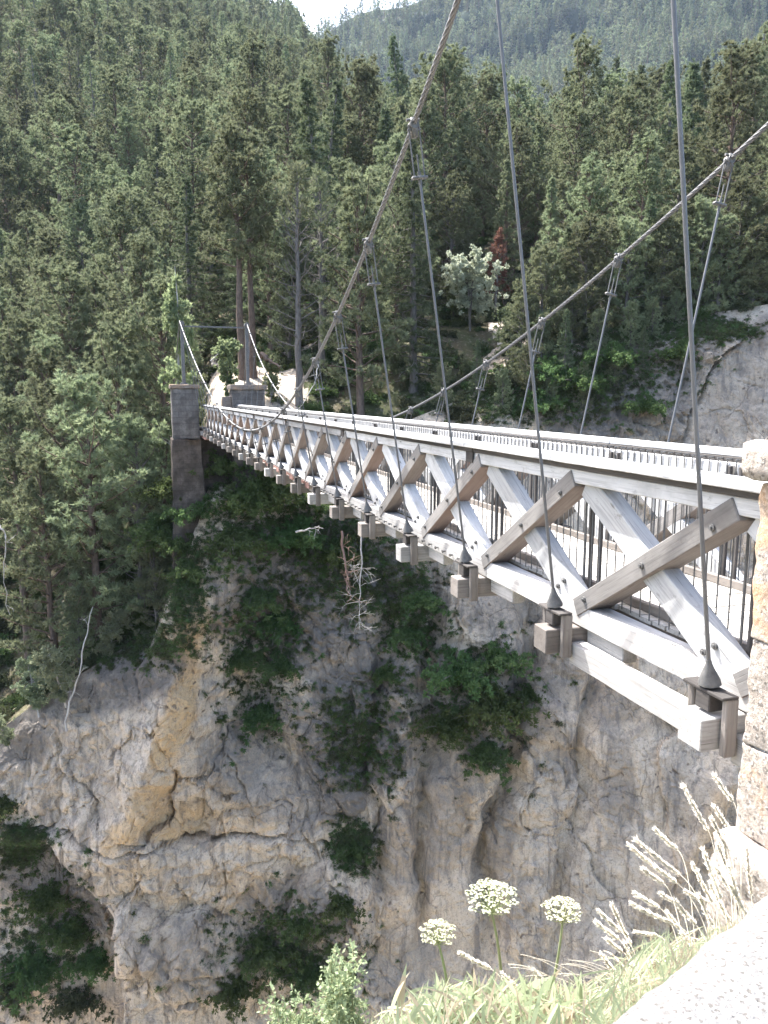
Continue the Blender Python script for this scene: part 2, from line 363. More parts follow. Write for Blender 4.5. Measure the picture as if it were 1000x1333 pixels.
HY=np.array([46,50,54,58,61,65,70,76,84,92,100,110,120,135,150,165,180,195,210,235,260,290,330,380,450,560,700,900],float)
hpx=sorted(HT); hgrid=[]
for px in hpx:
    ys=[];zs=[]
    for Y,py in HT[px]:
        r=ray(px,py); ys.append(Y); zs.append(r[2]/r[1]*Y)
    hgrid.append(np.interp(HY,ys,zs,left=np.nan))
    g=hgrid[-1]; m=np.isnan(g); g[m]=zs[0]+(HY[m]-ys[0])*.6
hgrid=np.array(hgrid); haz=np.array([(p-500)/1030. for p in hpx])
def rimz(az): return np.interp(az,rim_az,rim_z)
def hill_z(X,Y):
    X=np.atleast_1d(np.asarray(X,float)); Y=np.atleast_1d(np.asarray(Y,float)); az=X/Y
    i=np.clip(np.searchsorted(haz,az)-1,0,len(haz)-2); f=np.clip((az-haz[i])/(haz[i+1]-haz[i]),0,1); f=f*f*(3-2*f)
    j=np.clip(np.searchsorted(HY,Y)-1,0,len(HY)-2); g=np.clip((Y-HY[j])/(HY[j+1]-HY[j]),0,1)
    z=(hgrid[i,j]*(1-f)+hgrid[i+1,j]*f)*(1-g)+(hgrid[i,j+1]*(1-f)+hgrid[i+1,j+1]*f)*g
    zr=rimz(az); yr=ytab(az,zr); t=sst(0,1,(Y-yr)/10.)
    z=zr*(1-t)+z*t
    P=np.stack([X,Y,np.zeros_like(X)],1)
    amp=np.clip((Y-yr)/12.,0,1)
    pathm=np.exp(-((az+.2)/.05)**2)*(Y<85)
    z=z+amp*(1-.8*pathm)*(fbm(P,.06,3,5)*1.6+fbm(P,.4,2,9)*.3)+np.clip((Y-150)/200,0,1)*fbm(P,.012,2,3)*9
    return z
# cliff mesh
def build_cliff():
    NU,NV=640,600
    azs=np.concatenate([np.linspace(-1.0,-.55,60,endpoint=False),np.linspace(-.55,.55,NU,endpoint=False),np.linspace(.55,1.0,60)])
    nu=len(azs); t=np.linspace(0,1,NV)
    zr=rimz(azs); Z=zr[None]+( -72-zr[None])*(t[:,None]**1.02); AZ=np.broadcast_to(azs[None],Z.shape)
    Y=ytab(AZ.ravel(),Z.ravel()).reshape(Z.shape)
    # smooth table kinks vertically
    k=25; pad=np.pad(Y,((k,k),(0,0)),mode='edge'); cs=np.cumsum(pad,0); Y2=(cs[2*k:]-cs[:-2*k])/(2*k); Y2=Y2[:NV]; Y2+=(Y[0]-Y2[0])[None]*np.exp(-t*30)[:,None]; Y=Y2
    P=np.stack([AZ*Y,Y,Z],-1).reshape(-1,3)
    px,py=project(P); fade=np.repeat(sst(0,.035,t),nu)
    wob=fbm(P,.15,3,40)*14
    d=np.zeros(len(P))
    sh=np.stack([P[:,0]+P[:,2]*.35,P[:,1]*.6,P[:,2]*.62-P[:,0]*.25],1); wp=np.stack([fbm(P,.35,3,120),fbm(P,.35,3,124),fbm(P,.35,3,128)],1)
    d+=fbm(P*np.array([1,1,.6]),.05,2,1)*1.9
    f1,e1=facets(sh+wp*.7,.15,200,.55); f2,e2_=facets(sh+wp*.4,.44,220,.7); f3,e3=facets(P+wp*.2,1.3,240,.8)
    rough=sst(-.35,.35,fbm(P,.07,2,150))*.75+.25
    d+=f1*.6+f2*.24*rough+f3*.11*rough+.9
    d-=.2*(1-sst(0,.08,e1))*rough+.09*(1-sst(0,.09,e2_))*rough
    bed=P[:,2]+P[:,0]*.22+fbm(P,.08,2,33)*2.5
    d+=np.tanh(np.sin(bed*.9)*3.)*.12*(1+vnoise(P,.12,35))
    d+=np.abs(fbm(P,.9,4,22))*.28*rough+fbm(P,3.,3,28)*.05
    d+=2.3*sst(190,225,px)*(1-sst(330,420,px))*sst(598,655,py)*(1-sst(740,860,py))
    # buttress of pale rock below the far pier
    cx=np.interp(py,[700,760,900,1080,1333],[285,268,235,175,150]); d+=2.2*np.exp(-((px-cx)/48)**2)*sst(690,800,py)*(1-sst(1050,1150,py))
    # concave notch right of it, dark bushes' gully
    d-=2.2*np.exp(-((px-np.interp(py,[600,800,950,1100],[370,350,330,420]))/45)**2)*sst(560,700,py)*(1-sst(960,1080,py))
    # long horizontal fracture
    cr=1086+wob*.5+np.interp(px,[0,200,420,480],[-10,0,6,10]); cm=(px>20)*(px<440)
    d-=.7*np.exp(-((py-cr)/2.2)**2)*cm; d+=.05*sst(0,9,py-cr)*(1-sst(20,160,py-cr))*cm
    # alcove
    ex=((px-238)/42)**2+((py-1062)/32)**2; d-=.7*(1-sst(.75,1.05,ex))*(py<1086)
    # lower left hollow
    d-=6*sst(0,25,(np.interp(py,[1060,1100,1200,1333],[40,95,150,165])+wob-px))*sst(1085,1120,py)
    # boulders at the foot
    for bx,by,br in ((255,1250,62),(440,1180,60),(180,1210,40)):
        q=1-((px-bx)/br)**2-((py-by)/(br*1.15))**2; d+=1.4*np.sqrt(np.clip(q,0,1))
    # overhang edge on the right with recess behind
    edge=np.interp(py,[900,985,1050,1120,1200,1300,1400],[985,938,905,850,795,735,690])+wob*.7
    rec=sst(0,26,px-edge)*sst(905,985,py); d-=7*rec; d+=1.3*np.exp(-((px-edge+14)/22)**2)*sst(905,985,py)
    # slab right edge and gullies upper right
    e2=np.interp(py,[380,470,600],[1000,925,862])+wob*.4; sl=sst(0,8,px-e2)*(py<640); d+=sl*1.5
    d=np.where((px>e2)&(py<640),d*.35+.3,d)
    pass
    for gx0,gx1,a in ((560,545,1.5),(700,610,1.8),(800,700,1.2),(500,470,1.)):
        gx=np.interp(py,[700,1300],[gx0,gx1])+wob*1.2; d-=a*np.exp(-((px-gx)/13)**2)*sst(700,800,py)*(1-sst(1150,1300,py))
    d*=fade
    P[:,1]-=d; P[:,2]+=fade*fbm(P,.7,3,50)*.25; P[:,0]+=fade*fbm(P,.5,3,54)*.35
    # stain and lichen masks fixed to the rock; lichen also holds painted shade
    och=np.zeros(len(P)); lic=np.zeros(len(P))
    def blob(a,cx,cy,rx,ry,rot=0,s=1.):
        c,q=math.cos(R(rot)),math.sin(R(rot)); x=px-cx+wob; y=py-cy+wob*.7; e=((x*c+y*q)/rx)**2+((-x*q+y*c)/ry)**2
        np.maximum(a,s*(1-sst(.45,1.35,e+vnoise(P,.35,60)*.35+vnoise(P,1.1,61)*.3+vnoise(P,3.,62)*.15)),out=a)
    for b in ((235,905,26,66,20,.85),(196,1030,26,70,28,.75),(238,1062,36,26,0,.65),(262,780,20,66,8,.6),(300,1060,60,20,0,.3),(660,1010,30,120,0,.18),(900,1060,20,80,20,.5),(720,1180,14,40,0,.3),(600,1040,20,26,0,.3),(345,1140,80,40,0,.3)): blob(och,*b)
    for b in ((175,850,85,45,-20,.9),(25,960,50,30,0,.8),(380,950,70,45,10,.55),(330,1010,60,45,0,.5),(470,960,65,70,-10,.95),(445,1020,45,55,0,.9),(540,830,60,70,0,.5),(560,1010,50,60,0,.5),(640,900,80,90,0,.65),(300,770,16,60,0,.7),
              (430,830,90,60,0,.8),(50,1200,90,110,0,.75),(390,1200,100,70,0,.7),(250,1240,70,60,0,.45),(130,1040,20,60,5,.25),(560,1080,60,40,0,.45),(730,980,30,50,0,.4),(790,900,35,35,0,.5),(460,740,110,70,0,.95),(400,800,70,80,0,.9),(640,780,60,40,0,.5),(480,900,70,60,0,.9),  # upper central blobs also paint in the shade under the bridge
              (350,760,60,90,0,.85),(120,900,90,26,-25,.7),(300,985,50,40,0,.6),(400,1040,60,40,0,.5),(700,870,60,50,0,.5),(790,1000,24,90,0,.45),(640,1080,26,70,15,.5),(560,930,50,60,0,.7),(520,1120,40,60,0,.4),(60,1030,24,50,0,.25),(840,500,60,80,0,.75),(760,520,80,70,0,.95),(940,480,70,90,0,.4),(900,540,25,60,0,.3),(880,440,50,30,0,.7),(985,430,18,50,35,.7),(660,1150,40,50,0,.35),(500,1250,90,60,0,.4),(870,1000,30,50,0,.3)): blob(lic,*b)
    idx=np.arange(NV*nu).reshape(NV,nu); Fq=np.stack([idx[:-1,:-1],idx[1:,:-1],idx[1:,1:],idx[:-1,1:]],-1).reshape(-1,4)
    me=mesh('cliff',P,Fq,M['rock'],smooth=False)
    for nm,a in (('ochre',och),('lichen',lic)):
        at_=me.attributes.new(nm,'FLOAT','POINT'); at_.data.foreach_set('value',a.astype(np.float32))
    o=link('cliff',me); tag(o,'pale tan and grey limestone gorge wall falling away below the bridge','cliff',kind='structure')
    return P,Fq
CP,CF=build_cliff()
# hillside mesh
def build_hill():
    azs=np.linspace(-1.0,1.0,340); s=np.concatenate([[0],np.cumsum(np.concatenate([np.full(60,.5),np.geomspace(.6,14,110)]))]); s=s[s<860]
    zr=rimz(azs); yr=ytab(azs,zr); Y=yr[None]+s[:,None]*(860-yr[None])/s[-1]; AZ=np.broadcast_to(azs[None],Y.shape); X=AZ*Y
    Z=hill_z(X.ravel(),Y.ravel()).reshape(Y.shape)
    Z[0]=zr; P=np.stack([X,Y,Z],-1).reshape(-1,3)
    # weld row just under the cliff lip
    idx=np.arange(P.shape[0]).reshape(Y.shape); Fq=np.stack([idx[:-1,:-1],idx[:-1,1:],idx[1:,1:],idx[1:,:-1]],-1).reshape(-1,4)
    fc=P[Fq[:,0]]; az=fc[:,0]/fc[:,1]; px,py=project(fc)
    w=fbm(fc,.3,3,71)*14
    dirt=((px+w>265)&(px+w<365)&(fc[:,1]<74)&(py>462))|((px+w>640)&(px+w<690)&(fc[:,1]>62)&(fc[:,1]<72))|((px+w>355)&(px+w<400)&(py>440)&(fc[:,1]<72))
    me=mesh('hillside',P,Fq,[M['forest'],M['dirt']],dirt.astype(int)); o=link('hillside',me); tag(o,'steep wooded hillside rising behind the gorge','hillside',kind='structure')
    return P,Fq
HP,HF=build_hill()
bvhC=BVHTree.FromPolygons(CP.tolist(),CF.tolist()); bvhH=BVHTree.FromPolygons(HP.tolist(),HF.tolist())
def hit(px,py):
    d=Vector(ray(px,py)).normalized(); best=None
    for b in (bvhC,bvhH):
        l,n,i,t=b.ray_cast(Vector((0,0,0)),d)
        if l is not None and (best is None or t<best[2]): best=(l,n,t)
    return best
# far mountain
def build_far():
    nu,nv=260,150; pxs=np.linspace(-500,1500,nu); t=np.linspace(0,1,nv)
    rp=[-500,200,380,430,470,520,560,700,850,1000,1500]; ry=[170,90,52,38,20,8,-8,-70,-130,-190,-260]
    rpy=np.interp(pxs,rp,ry)+4*np.sin(pxs*.05)
    V=[]
    for j in range(nv):
        py=330+(rpy-330)*t[j]; Y=700+650*t[j]
        for i in range(nu): V.append(at(pxs[i],py[i],Y))
    # beyond the ridge it falls away
    for i in range(nu):
        p=at(pxs[i],rpy[i],1350.); V.append(p+np.array([0,250,-140]))
    V=np.array(V); d=fbm(V,.004,4,80)*28+ridged(V*np.array([1,.4,.4]),.006,3,90)*14
    e=np.concatenate([np.repeat(1-sst(.9,1,t)*.8,nu),np.zeros(nu)]); V[:,1]-=d*e*1.5; V[:,2]+=d*e*.15
    idx=np.arange((nv+1)*nu).reshape(nv+1,nu); Fq=np.stack([idx[:-1,:-1],idx[:-1,1:],idx[1:,1:],idx[1:,:-1]],-1).reshape(-1,4)
    o=link('mountain',mesh('mountain',V,Fq,M['farhill'])); tag(o,'distant forested mountain side closing the valley','mountain',kind='structure')
    return V[:nu*nv].reshape(nv,nu,3)
FARV=build_far()
# ------------------------------------------------------------------ foliage
def clumps(C,Dr,n,L,W,r,up=.35,spread=.9,planar=None):
    """n narrow blades at each clump centre C (k,3) biased along Dr (k,3)"""
    k=len(C); C=np.repeat(C,n,0); Dr=np.repeat(Dr,n,0); m=len(C)
    v=r.normal(size=(m,3)); v/=np.linalg.norm(v,axis=1)[:,None]
    d=Dr*(1-spread*.5)+v*spread; d[:,2]+=up; d/=np.linalg.norm(d,axis=1)[:,None]
    l=(L*r.uniform(.6,1.25,m))[:,None]; w=(W*r.uniform(.6,1.3,m))[:,None]
    s=np.cross(d,r.normal(size=(m,3))); s/=np.linalg.norm(s,axis=1)[:,None]
    b=C+d*l*r.uniform(0,.35,(m,1))
    return b,d,l,s,w
def blades(mb,C,Dr,n,L,W,r,up=.35,spread=.9,m=0,quad=False):
    b,d,l,s,w=clumps(C,Dr,n,L,W,r,up,spread); k=len(b)
    if quad:
        V=np.stack([b,b+d*l*.5+s*w,b+d*l,b+d*l*.5-s*w],1).reshape(-1,3); F=np.arange(4*k).reshape(-1,4)
    else:
        V=np.stack([b-s*w,b+s*w,b+d*l],1).reshape(-1,3); F=np.arange(3*k).reshape(-1,3)
    mb.add(V,F,m)
def bend(p0,d0,L,n,r,droop=0.,wob=.15,rise=0.):
    pts=[np.array(p0,float)]; d=np.array(d0,float)
    for i in range(n):
        d=d+r.normal(size=3)*wob; d[2]+=(-droop+rise*2*i/n); d/=np.linalg.norm(d); pts.append(pts[-1]+d*L/n)
    return np.array(pts)
def conifer(seed,H,base,Rm,kind='pine',nb=60,ncl=9,nbl=14,L=.42,W=.045,top=.35,dead=0,forked=False):
    """returns trunk mesh builder, crown mesh builder"""
    r=np.random.RandomState(seed); T=MB(); Cn=MB()
    lean=r.normal(size=2)*.018*H; n=12; tt=np.linspace(0,1,n)
    tp=np.stack([lean[0]*tt**1.5+r.normal(size=n)*.04,lean[1]*tt**1.5+r.normal(size=n)*.04,tt*H-.6],1)
    tr=(.017*H)*(1-tt)**.8+.02; tr[0]*=1.3; T.tube(tp,tr,8,0)
    for i in range(nb):
        an_=i*2.399; f=(i+r.uniform())/nb; h=base+(1-base)*f**.85*.985
        if kind=='pine':
            prof=Rm*min(1,(1-h)/(1-base)*2.1+.12)**.72*(.6+.4*math.sin(min(1,f*3+.25)*math.pi/2))*r.uniform(.5,1.2)*(1+.22*math.sin(an_*2+h*9)); el=r.uniform(-.15,.45)+f*.75; droop=-.02;rise=.09
        else:
            prof=Rm*((1-h)/(1-base))**.85*r.uniform(.75,1.08)+.15; el=.2-.35*(1-f); droop=.05; rise=.05
        an=i*2.399+r.uniform(-.5,.5); c=np.array([np.interp(h,tt,tp[:,0]),np.interp(h,tt,tp[:,1]),h*H-.6])
        d=np.array([math.cos(an)*math.cos(el),math.sin(an)*math.cos(el),math.sin(el)])
        pts=bend(c,d,prof,6,r,droop,.10,rise); T.tube(pts,np.linspace(.02+.012*prof,.008,7),4,0,False)
        if dead and f<dead: 
            for q in range(3): T.tube(bend(pts[2+q],d+r.normal(size=3)*.7,prof*.4,4,r,0,.3),np.linspace(.015,.005,5),3,0,False)
            continue
        k=max(3,int(ncl*(.4+.8*prof/Rm))); u=r.uniform(.28 if kind=='pine' else .1,1.04,k)**.8; u=np.clip(u,0,1)
        ix=np.clip((u*6).astype(int),0,5); fr=(u*6-ix)[:,None]; c2=pts[ix]*(1-fr)+pts[ix+1]*fr
        sd=np.cross(d,[0,0,1.]); sd/=np.linalg.norm(sd)+1e-9
        lat=r.uniform(-1,1,k)*(.28 if kind=='pine' else .24)*prof*np.sin(np.clip(u,.15,1)*math.pi*.85); c2=c2+sd[None]*lat[:,None]; c2[:,2]+=r.normal(size=k)*(.12 if kind=='pine' else .06)
        if kind!='pine': c2[:,2]-=np.abs(lat)*.25
        dr=np.repeat(d[None],k,0)*.8+sd[None]*np.sign(lat)[:,None]*.5
        blades(Cn,c2,dr,nbl,L,W,r,.30 if kind=='pine' else -.10,.75,0)
    blades(Cn,tp[-1][None]+np.array([[0,0,-.1],[0,0,-.5],[0,0,-.9]]),np.array([[0,0,1.]]*3),nbl,L,W,r,.6,.6,0)
    return T,Cn
def broad(seed,H,Rm,base=.35,nbl=22,L=.2,W=.07,slim=False,trunks=1):
    r=np.random.RandomState(seed); T=MB(); Cn=MB()
    for q in range(trunks):
        n=10; tt=np.linspace(0,1,n); ln=r.normal(size=2)*.06*H*(1 if trunks>1 else .4); tp=np.stack([ln[0]*tt+r.normal(size=n)*.03,ln[1]*tt+r.normal(size=n)*.03,tt*H*.9-.3],1)
        T.tube(tp,.012*H*(1-tt)+.012,7,0)
        for i in range(int(44/trunks)):
            f=r.uniform(base,1); an=r.uniform(0,6.28); 
            pr=Rm*(math.sqrt(max(.02,1-((f-.62)/.42)**2)) if not slim else (1-f)**.7*1.1+.12)*r.uniform(.7,1.1); el=r.uniform(.1,.9)
            c=np.array([np.interp(f,tt,tp[:,0]),np.interp(f,tt,tp[:,1]),f*H*.88-.3]); d=np.array([math.cos(an)*math.cos(el),math.sin(an)*math.cos(el),math.sin(el)])
            pts=bend(c,d,pr,5,r,.03,.18); T.tube(pts,np.linspace(.012+.006*pr,.005,6),4,0,False)
            k=9; u=r.uniform(.3,1.,k); ix=np.clip((u*5).astype(int),0,4); c2=pts[ix]+(pts[ix+1]-pts[ix])*(u*5-ix)[:,None]+r.normal(size=(k,3))*.16*pr
            blades(Cn,c2,np.repeat(d[None],k,0),nbl,L,W,r,0.,1.1,0,True)
    return T,Cn
def bushm(seed,Rm,nc=60,nbl=26,L=.16,W=.045,hang=0.):
    r=np.random.RandomState(seed); C=MB(); T=MB()
    for i in range(nc):
        v=r.normal(size=3); v/=np.linalg.norm(v); v[2]=abs(v[2])*.9-.25; q=Rm*r.uniform(.35,1.3)*(1+.45*math.sin(v[0]*5+seed)*math.cos(v[1]*4+v[2]*3))
        e=v*q; e[2]-=hang*q*.6; k=4; u=np.linspace(.45,1,k)[:,None]; c=e[None]*u+r.normal(size=(k,3))*.09*Rm
        blades(C,c,np.repeat((e/ (np.linalg.norm(e)+.01))[None],k,0),nbl,L,W,r,.1-hang*.5,.9,0,True)
        if i%2==0: T.tube([[0,0,-.2],e*.5+r.normal(size=3)*.05*Rm,e*.95],[.02,.012,.005],4,0,False)
    return T,C
P_={}
def proto(name,tc,tm,cm): T,C=tc; P_[name]=(T.mesh(name+'_trunk',M[tm]),C.mesh(name+'_crown',M[cm],False))
proto('pine1',conifer(1,17,.16,4.3,'pine',78,17,30,.31,.040),'bark','pine')
proto('pine2',conifer(2,19,.22,4.6,'pine',76,18,30,.31,.040),'bark','pine')
proto('pine3',conifer(3,15,.10,4.0,'pine',80,16,30,.31,.040),'barkgrey','pine')
proto('pine4',conifer(4,20,.46,3.7,'pine',62,17,28,.31,.040),'bark','pine')
proto('pine5',conifer(5,12,.04,3.4,'pine',80,15,28,.30,.040),'barkgrey','pine')
proto('spruce1',conifer(11,21,.08,3.7,'spruce',124,11,22,.30,.042),'barkgrey','spruce')
proto('spruce2',conifer(12,17,.04,3.3,'spruce',112,11,22,.30,.042),'barkgrey','spruce')
proto('fir',conifer(13,19,.12,3.0,'spruce',106,11,22,.30,.042),'bark','pine')
proto('snag',conifer(21,17,.25,2.9,'pine',70,8,10,.36,.04,dead=.62),'barkgrey','pine')
proto('rust',conifer(22,8,.3,1.2,'pine',40,7,12,.3,.04),'barkgrey','reddead')
proto('silver',broad(31,6.,2.6,.25,30,.22,.075,False,3),'barkgrey','silver')
proto('birch',broad(32,11,1.5,.12,22,.17,.05,True),'barkpale','birch')
proto('young',broad(33,5.5,1.5,.2,22,.19,.06,False,2),'barkgrey','weed')
proto('sap',broad(35,5.5,1.7,.12,22,.2,.05,False,2),'barkpale','sage')
proto('lime',broad(34,6,1.5,.1,24,.2,.07,False,2),'barkgrey','birch')
proto('bush1',bushm(41,1.,90,26,.13,.028),'barkgrey','shrub')
proto('bush2',bushm(42,1.,84,26,.15,.026,1.),'barkgrey','shrub')
proto('bush3',bushm(43,1.,80,24,.13,.026),'barkgrey','weed')
def plant(kind,name,loc,s,rz,label,cat,group=None,tilt=(0,0),parts=('trunk','crown'),sz=1.):
    e=empty(name,loc,rz); e.rotation_euler=(tilt[0],tilt[1],rz); e.scale=(s,s,s*sz); tag(e,label,cat,group)
    for nm,me in zip(parts,P_[kind]): link(nm,me,e)
    return e
placed=[]
def tree_at(kind,px,Y,s,label,cat='tree',name='pine_tree',sink=0.,dz=0,rz=None,tilt=(0,0),group=None,sz=1.):
    X=(px-500)/1030.*Y; z=float(hill_z([X],[Y])[0])-sink+dz; placed.append((X,Y)); return plant(kind,name,(X,Y,z),s,rnd.uniform(0,6.28) if rz is None else rz,label,cat,group,tilt,sz=sz)
#__TREES__
# hero trees
tree_at('silver',612,70,1.12,'round silver-leaved tree in the clearing above the middle of the bridge','tree','broadleaf_tree',dz=.5)
tree_at('rust',646,76,1.05,'thin rust-red dying conifer just right of the silver-leaved tree','tree','conifer_tree')
tree_at('birch',224,51.,1.45,'slender pale green tree just behind the left far bridge post','tree','birch_tree',sz=1.36)
tree_at('pine4',313,62,.95,'tall bare-stemmed pine behind the far portal, left one of a close pair','tree',rz=1.)
tree_at('pine4',327,63,.92,'tall bare-stemmed pine behind the far portal, right one of a close pair','tree',rz=3.)
tree_at('snag',388,59,1.05,'shaggy pine with bare dead lower branches right of the dirt slope','tree')
tree_at('pine1',352,72,1.,'broad pine standing above the dirt slope behind the far portal','tree')
tree_at('snag',418,64,.95,'dead-branched pine behind the near cable, second right of the dirt slope','tree')
tree_at('lime',292,58,.8,'small light green bush-like tree beside the path behind the far portal','tree','broadleaf_tree')
tree_at('lime',352,58,.6,'low light green sapling between the right far abutment and the bare dirt slope','tree','broadleaf_tree')
tree_at('lime',590,73,.8,'bright green sapling at the foot of the silver-leaved tree','tree','broadleaf_tree')
tree_at('young',690,66,1.,'grey-green small tree at the cliff edge right of the silver-leaved tree','tree','broadleaf_tree')
tree_at('young',665,64,.9,'low bushy tree at the cliff edge, directly below the rust-red conifer','tree','broadleaf_tree')
for i,(px,Y,k,s,lb) in enumerate([(105,49,'pine2',.98,'large broad-crowned pine at the front left, above the pale leaning sapling'),
  (40,48.5,'pine1',.92,'pine at the far left front of the far bank, beside the frame edge'),
  (165,50,'pine3',.95,'front pine immediately left of the left far abutment'),
  (140,55,'pine1',1.05,'tall pine behind the front pines, left of the slender pale green tree'),
  (5,54,'pine4',1.0,'tall dark-stemmed pine at the left frame edge behind the front row'),
  (70,55,'pine2',.95,'second-row pine between the two front left pines'),
  (205,57,'pine1',1.,'pine right behind the left far abutment, next to the slender pale tree'),
  (185,48,'pine5',.55,'short dense pine on the cliff edge just left of the far abutment base'),
  (75,47.6,'pine5',.5,'short pine on the cliff lip beneath the large front pine')]):
    tree_at(k,px,Y,s,lb,sink=.5)
for i,(px,k,s,dy) in enumerate([(705,'pine5',.75,1.2),(735,'spruce2',.6,1.6),(762,'pine5',.8,1.0),(790,'pine3',.62,2.2),(815,'pine5',.7,1.0),(838,'spruce2',.62,1.8),(862,'pine5',.72,1.2),(886,'pine3',.6,2.0),(910,'pine5',.75,1.2),(935,'pine5',.62,1.0),(958,'pine3',.66,1.8),(980,'pine5',.7,1.2),(1005,'pine3',.7,1.6),(680,'pine5',.6,1.4)]):
    az=(px-500)/1030.; Y=float(ytab(np.array([az]),np.array([float(rimz(az))]))[0])+dy
    tree_at(k,px,Y,s,['first','second','third','fourth','fifth','sixth','seventh','eighth','ninth','tenth','eleventh','twelfth','last','outermost left'][i]+' low conifer along the lip of the right-hand cliff',sink=.6)
# rest of the individually built wood: nearest trees first
kinds=[('pine1',26),('pine2',24),('pine3',20),('pine4',6),('pine5',12),('spruce1',9),('spruce2',5),('fir',7)]
KN={'pine':('pine_tree','pine'),'spruc':('spruce_tree','spruce'),'fir':('fir_tree','fir')}
def zone(px,Y):
    d='in the front row' if Y<66 else 'in the middle rows' if Y<86 else 'higher upslope' 
    x='left of the far portal' if px<215 else 'behind the far portal' if px<400 else 'left of the silver-leaved tree' if px<580 else 'right of the silver-leaved tree' if px<780 else 'above the right-hand cliff'
    return d,x
def density_ok(X,Y):
    px=500+1030*X/Y
    if 200<px<300 and Y<59: return False
    if 250<px<345 and Y<72: return False
    if 345<px<400 and Y<66: return False
    if 548<px<690 and Y<80: return False
    if 655<px<720 and Y<66: return False
    if 400<px<548 and Y<58: return False
    return True
cand=[]
for _ in range(60000):
    Y=math.sqrt(rnd.uniform(47**2,480**2)); X=rnd.uniform(-.68,.68)*Y; cand.append((X,Y))
cell={}
def okdist(X,Y,dm):
    cx,cy=int(X//8),int(Y//8)
    for a in (-1,0,1):
        for b in (-1,0,1):
            for (x,y) in cell.get((cx+a,cy+b),()):
                if (x-X)**2+(y-Y)**2<dm*dm: return False
    return True
def addc(X,Y): cell.setdefault((int(X//8),int(Y//8)),[]).append((X,Y))
for p in placed: addc(*p)
acc=[]
for X,Y in cand:
    az=X/Y; yr=float(ytab(np.array([az]),np.array([float(rimz(az))]))[0])
    if Y<yr+1.2 or not density_ok(X,Y): continue
    dm=4.5 if Y<130 else 5.3
    if az<-.72: dm=7
    if okdist(X,Y,dm): addc(X,Y); acc.append((X,Y))
acc.sort(key=lambda p:p[1]); inview=[p for p in acc if abs(p[0]/p[1])<.56]
NI=268; indiv=inview[:NI]; Ycut=indiv[-1][1]; rest=[p for p in acc if p not in set(indiv) and (abs(p[0]/p[1])<.62)]
ks=[k for k,w in kinds for _ in range(w)]
for X,Y in indiv:
    k=rnd.choice(ks); px=500+1030*X/Y
    z=float(hill_z([X],[Y])[0])-.3; s=rnd.uniform(.62,1.2)
    if Y<56: s*=.85
    base=k[:5] if k.startswith('spruc') else k[:-1] if k[-1].isdigit() else k
    nm,wd=KN[base]; d,x=zone(px,Y)
    sizew='tall' if s>1. else 'mid-sized' if s>.8 else 'short'
    look={'pine':'grey-green','spruce':'dark drooping','fir':'narrow'}[wd]
    lab=f'{sizew} {look} {wd} {d}, {x}'
    plant(k,nm,(X,Y,z),s,rnd.uniform(0,6.28),lab,'tree',f'{sizew} {wd}s {d} {x}',(rnd.gauss(0,.025),rnd.gauss(0,.025)))
# -- mass forests as stuff (instancing)
def joined(name,tc,tm,cm):
    T,C=tc; b=MB(); 
    for src,mi in ((T,0),(C,1)):
        V=np.concatenate(src.V); n0=b.n; b.V.append(V); b.n+=len(V)
        for F,lst,ml in ((src.F3,b.F3,b.m3),(src.F4,b.F4,b.m4)):
            for f in F: lst.append(f+n0); ml.append(np.full(len(f),mi))
    me=b.mesh(name,[M[tm],M[cm]],False); return bpy.data.objects.new(name,me)
def scatter(name,pts,scl,protos,label,cat,tilt=.03,sz=None):
    colp=bpy.data.collections.new(name+'_sources')
    for p in protos: colp.objects.link(p)
    pts=np.asarray(pts,float); n=len(pts); me=bpy.data.meshes.new(name); me.vertices.add(n); me.vertices.foreach_set('co',pts.astype(np.float32).ravel())
    a=me.attributes.new('sc','FLOAT','POINT'); a.data.foreach_set('value',np.asarray(scl,np.float32))
    a=me.attributes.new('rt','FLOAT_VECTOR','POINT'); rv=np.stack([rs.normal(size=n)*tilt,rs.normal(size=n)*tilt,rs.uniform(0,6.28,n)],1); a.data.foreach_set('vector',rv.astype(np.float32).ravel())
    a=me.attributes.new('ix','INT','POINT'); a.data.foreach_set('value',rs.randint(0,len(protos),n).astype(np.int32))
    o=link(name,me); tag(o,label,cat,kind='stuff')
    g=bpy.data.node_groups.new(name,'GeometryNodeTree'); g.interface.new_socket('Geometry',in_out='INPUT',socket_type='NodeSocketGeometry'); g.interface.new_socket('Geometry',in_out='OUTPUT',socket_type='NodeSocketGeometry')
    nd=g.nodes; L=g.links.new; gi=nd.new('NodeGroupInput'); go=nd.new('NodeGroupOutput'); ip=nd.new('GeometryNodeInstanceOnPoints'); ci=nd.new('GeometryNodeCollectionInfo')
    ci.inputs['Collection'].default_value=colp; ci.inputs['Separate Children'].default_value=True; ci.inputs['Reset Children'].default_value=True
    def na(nm,t): x=nd.new('GeometryNodeInputNamedAttribute'); x.data_type=t; x.inputs[0].default_value=nm; return x
    s_,r_,i_=na('sc','FLOAT'),na('rt','FLOAT_VECTOR'),na('ix','INT')
    L(gi.outputs[0],ip.inputs['Points']); L(ci.outputs[0],ip.inputs['Instance']); ip.inputs['Pick Instance'].default_value=True
    L(i_.outputs[0],ip.inputs['Instance Index']); L(r_.outputs[0],ip.inputs['Rotation']); L(s_.outputs[0],ip.inputs['Scale']); L(ip.outputs[0],go.inputs[0])
    md=o.modifiers.new('scatter','NODES'); md.node_group=g; return o
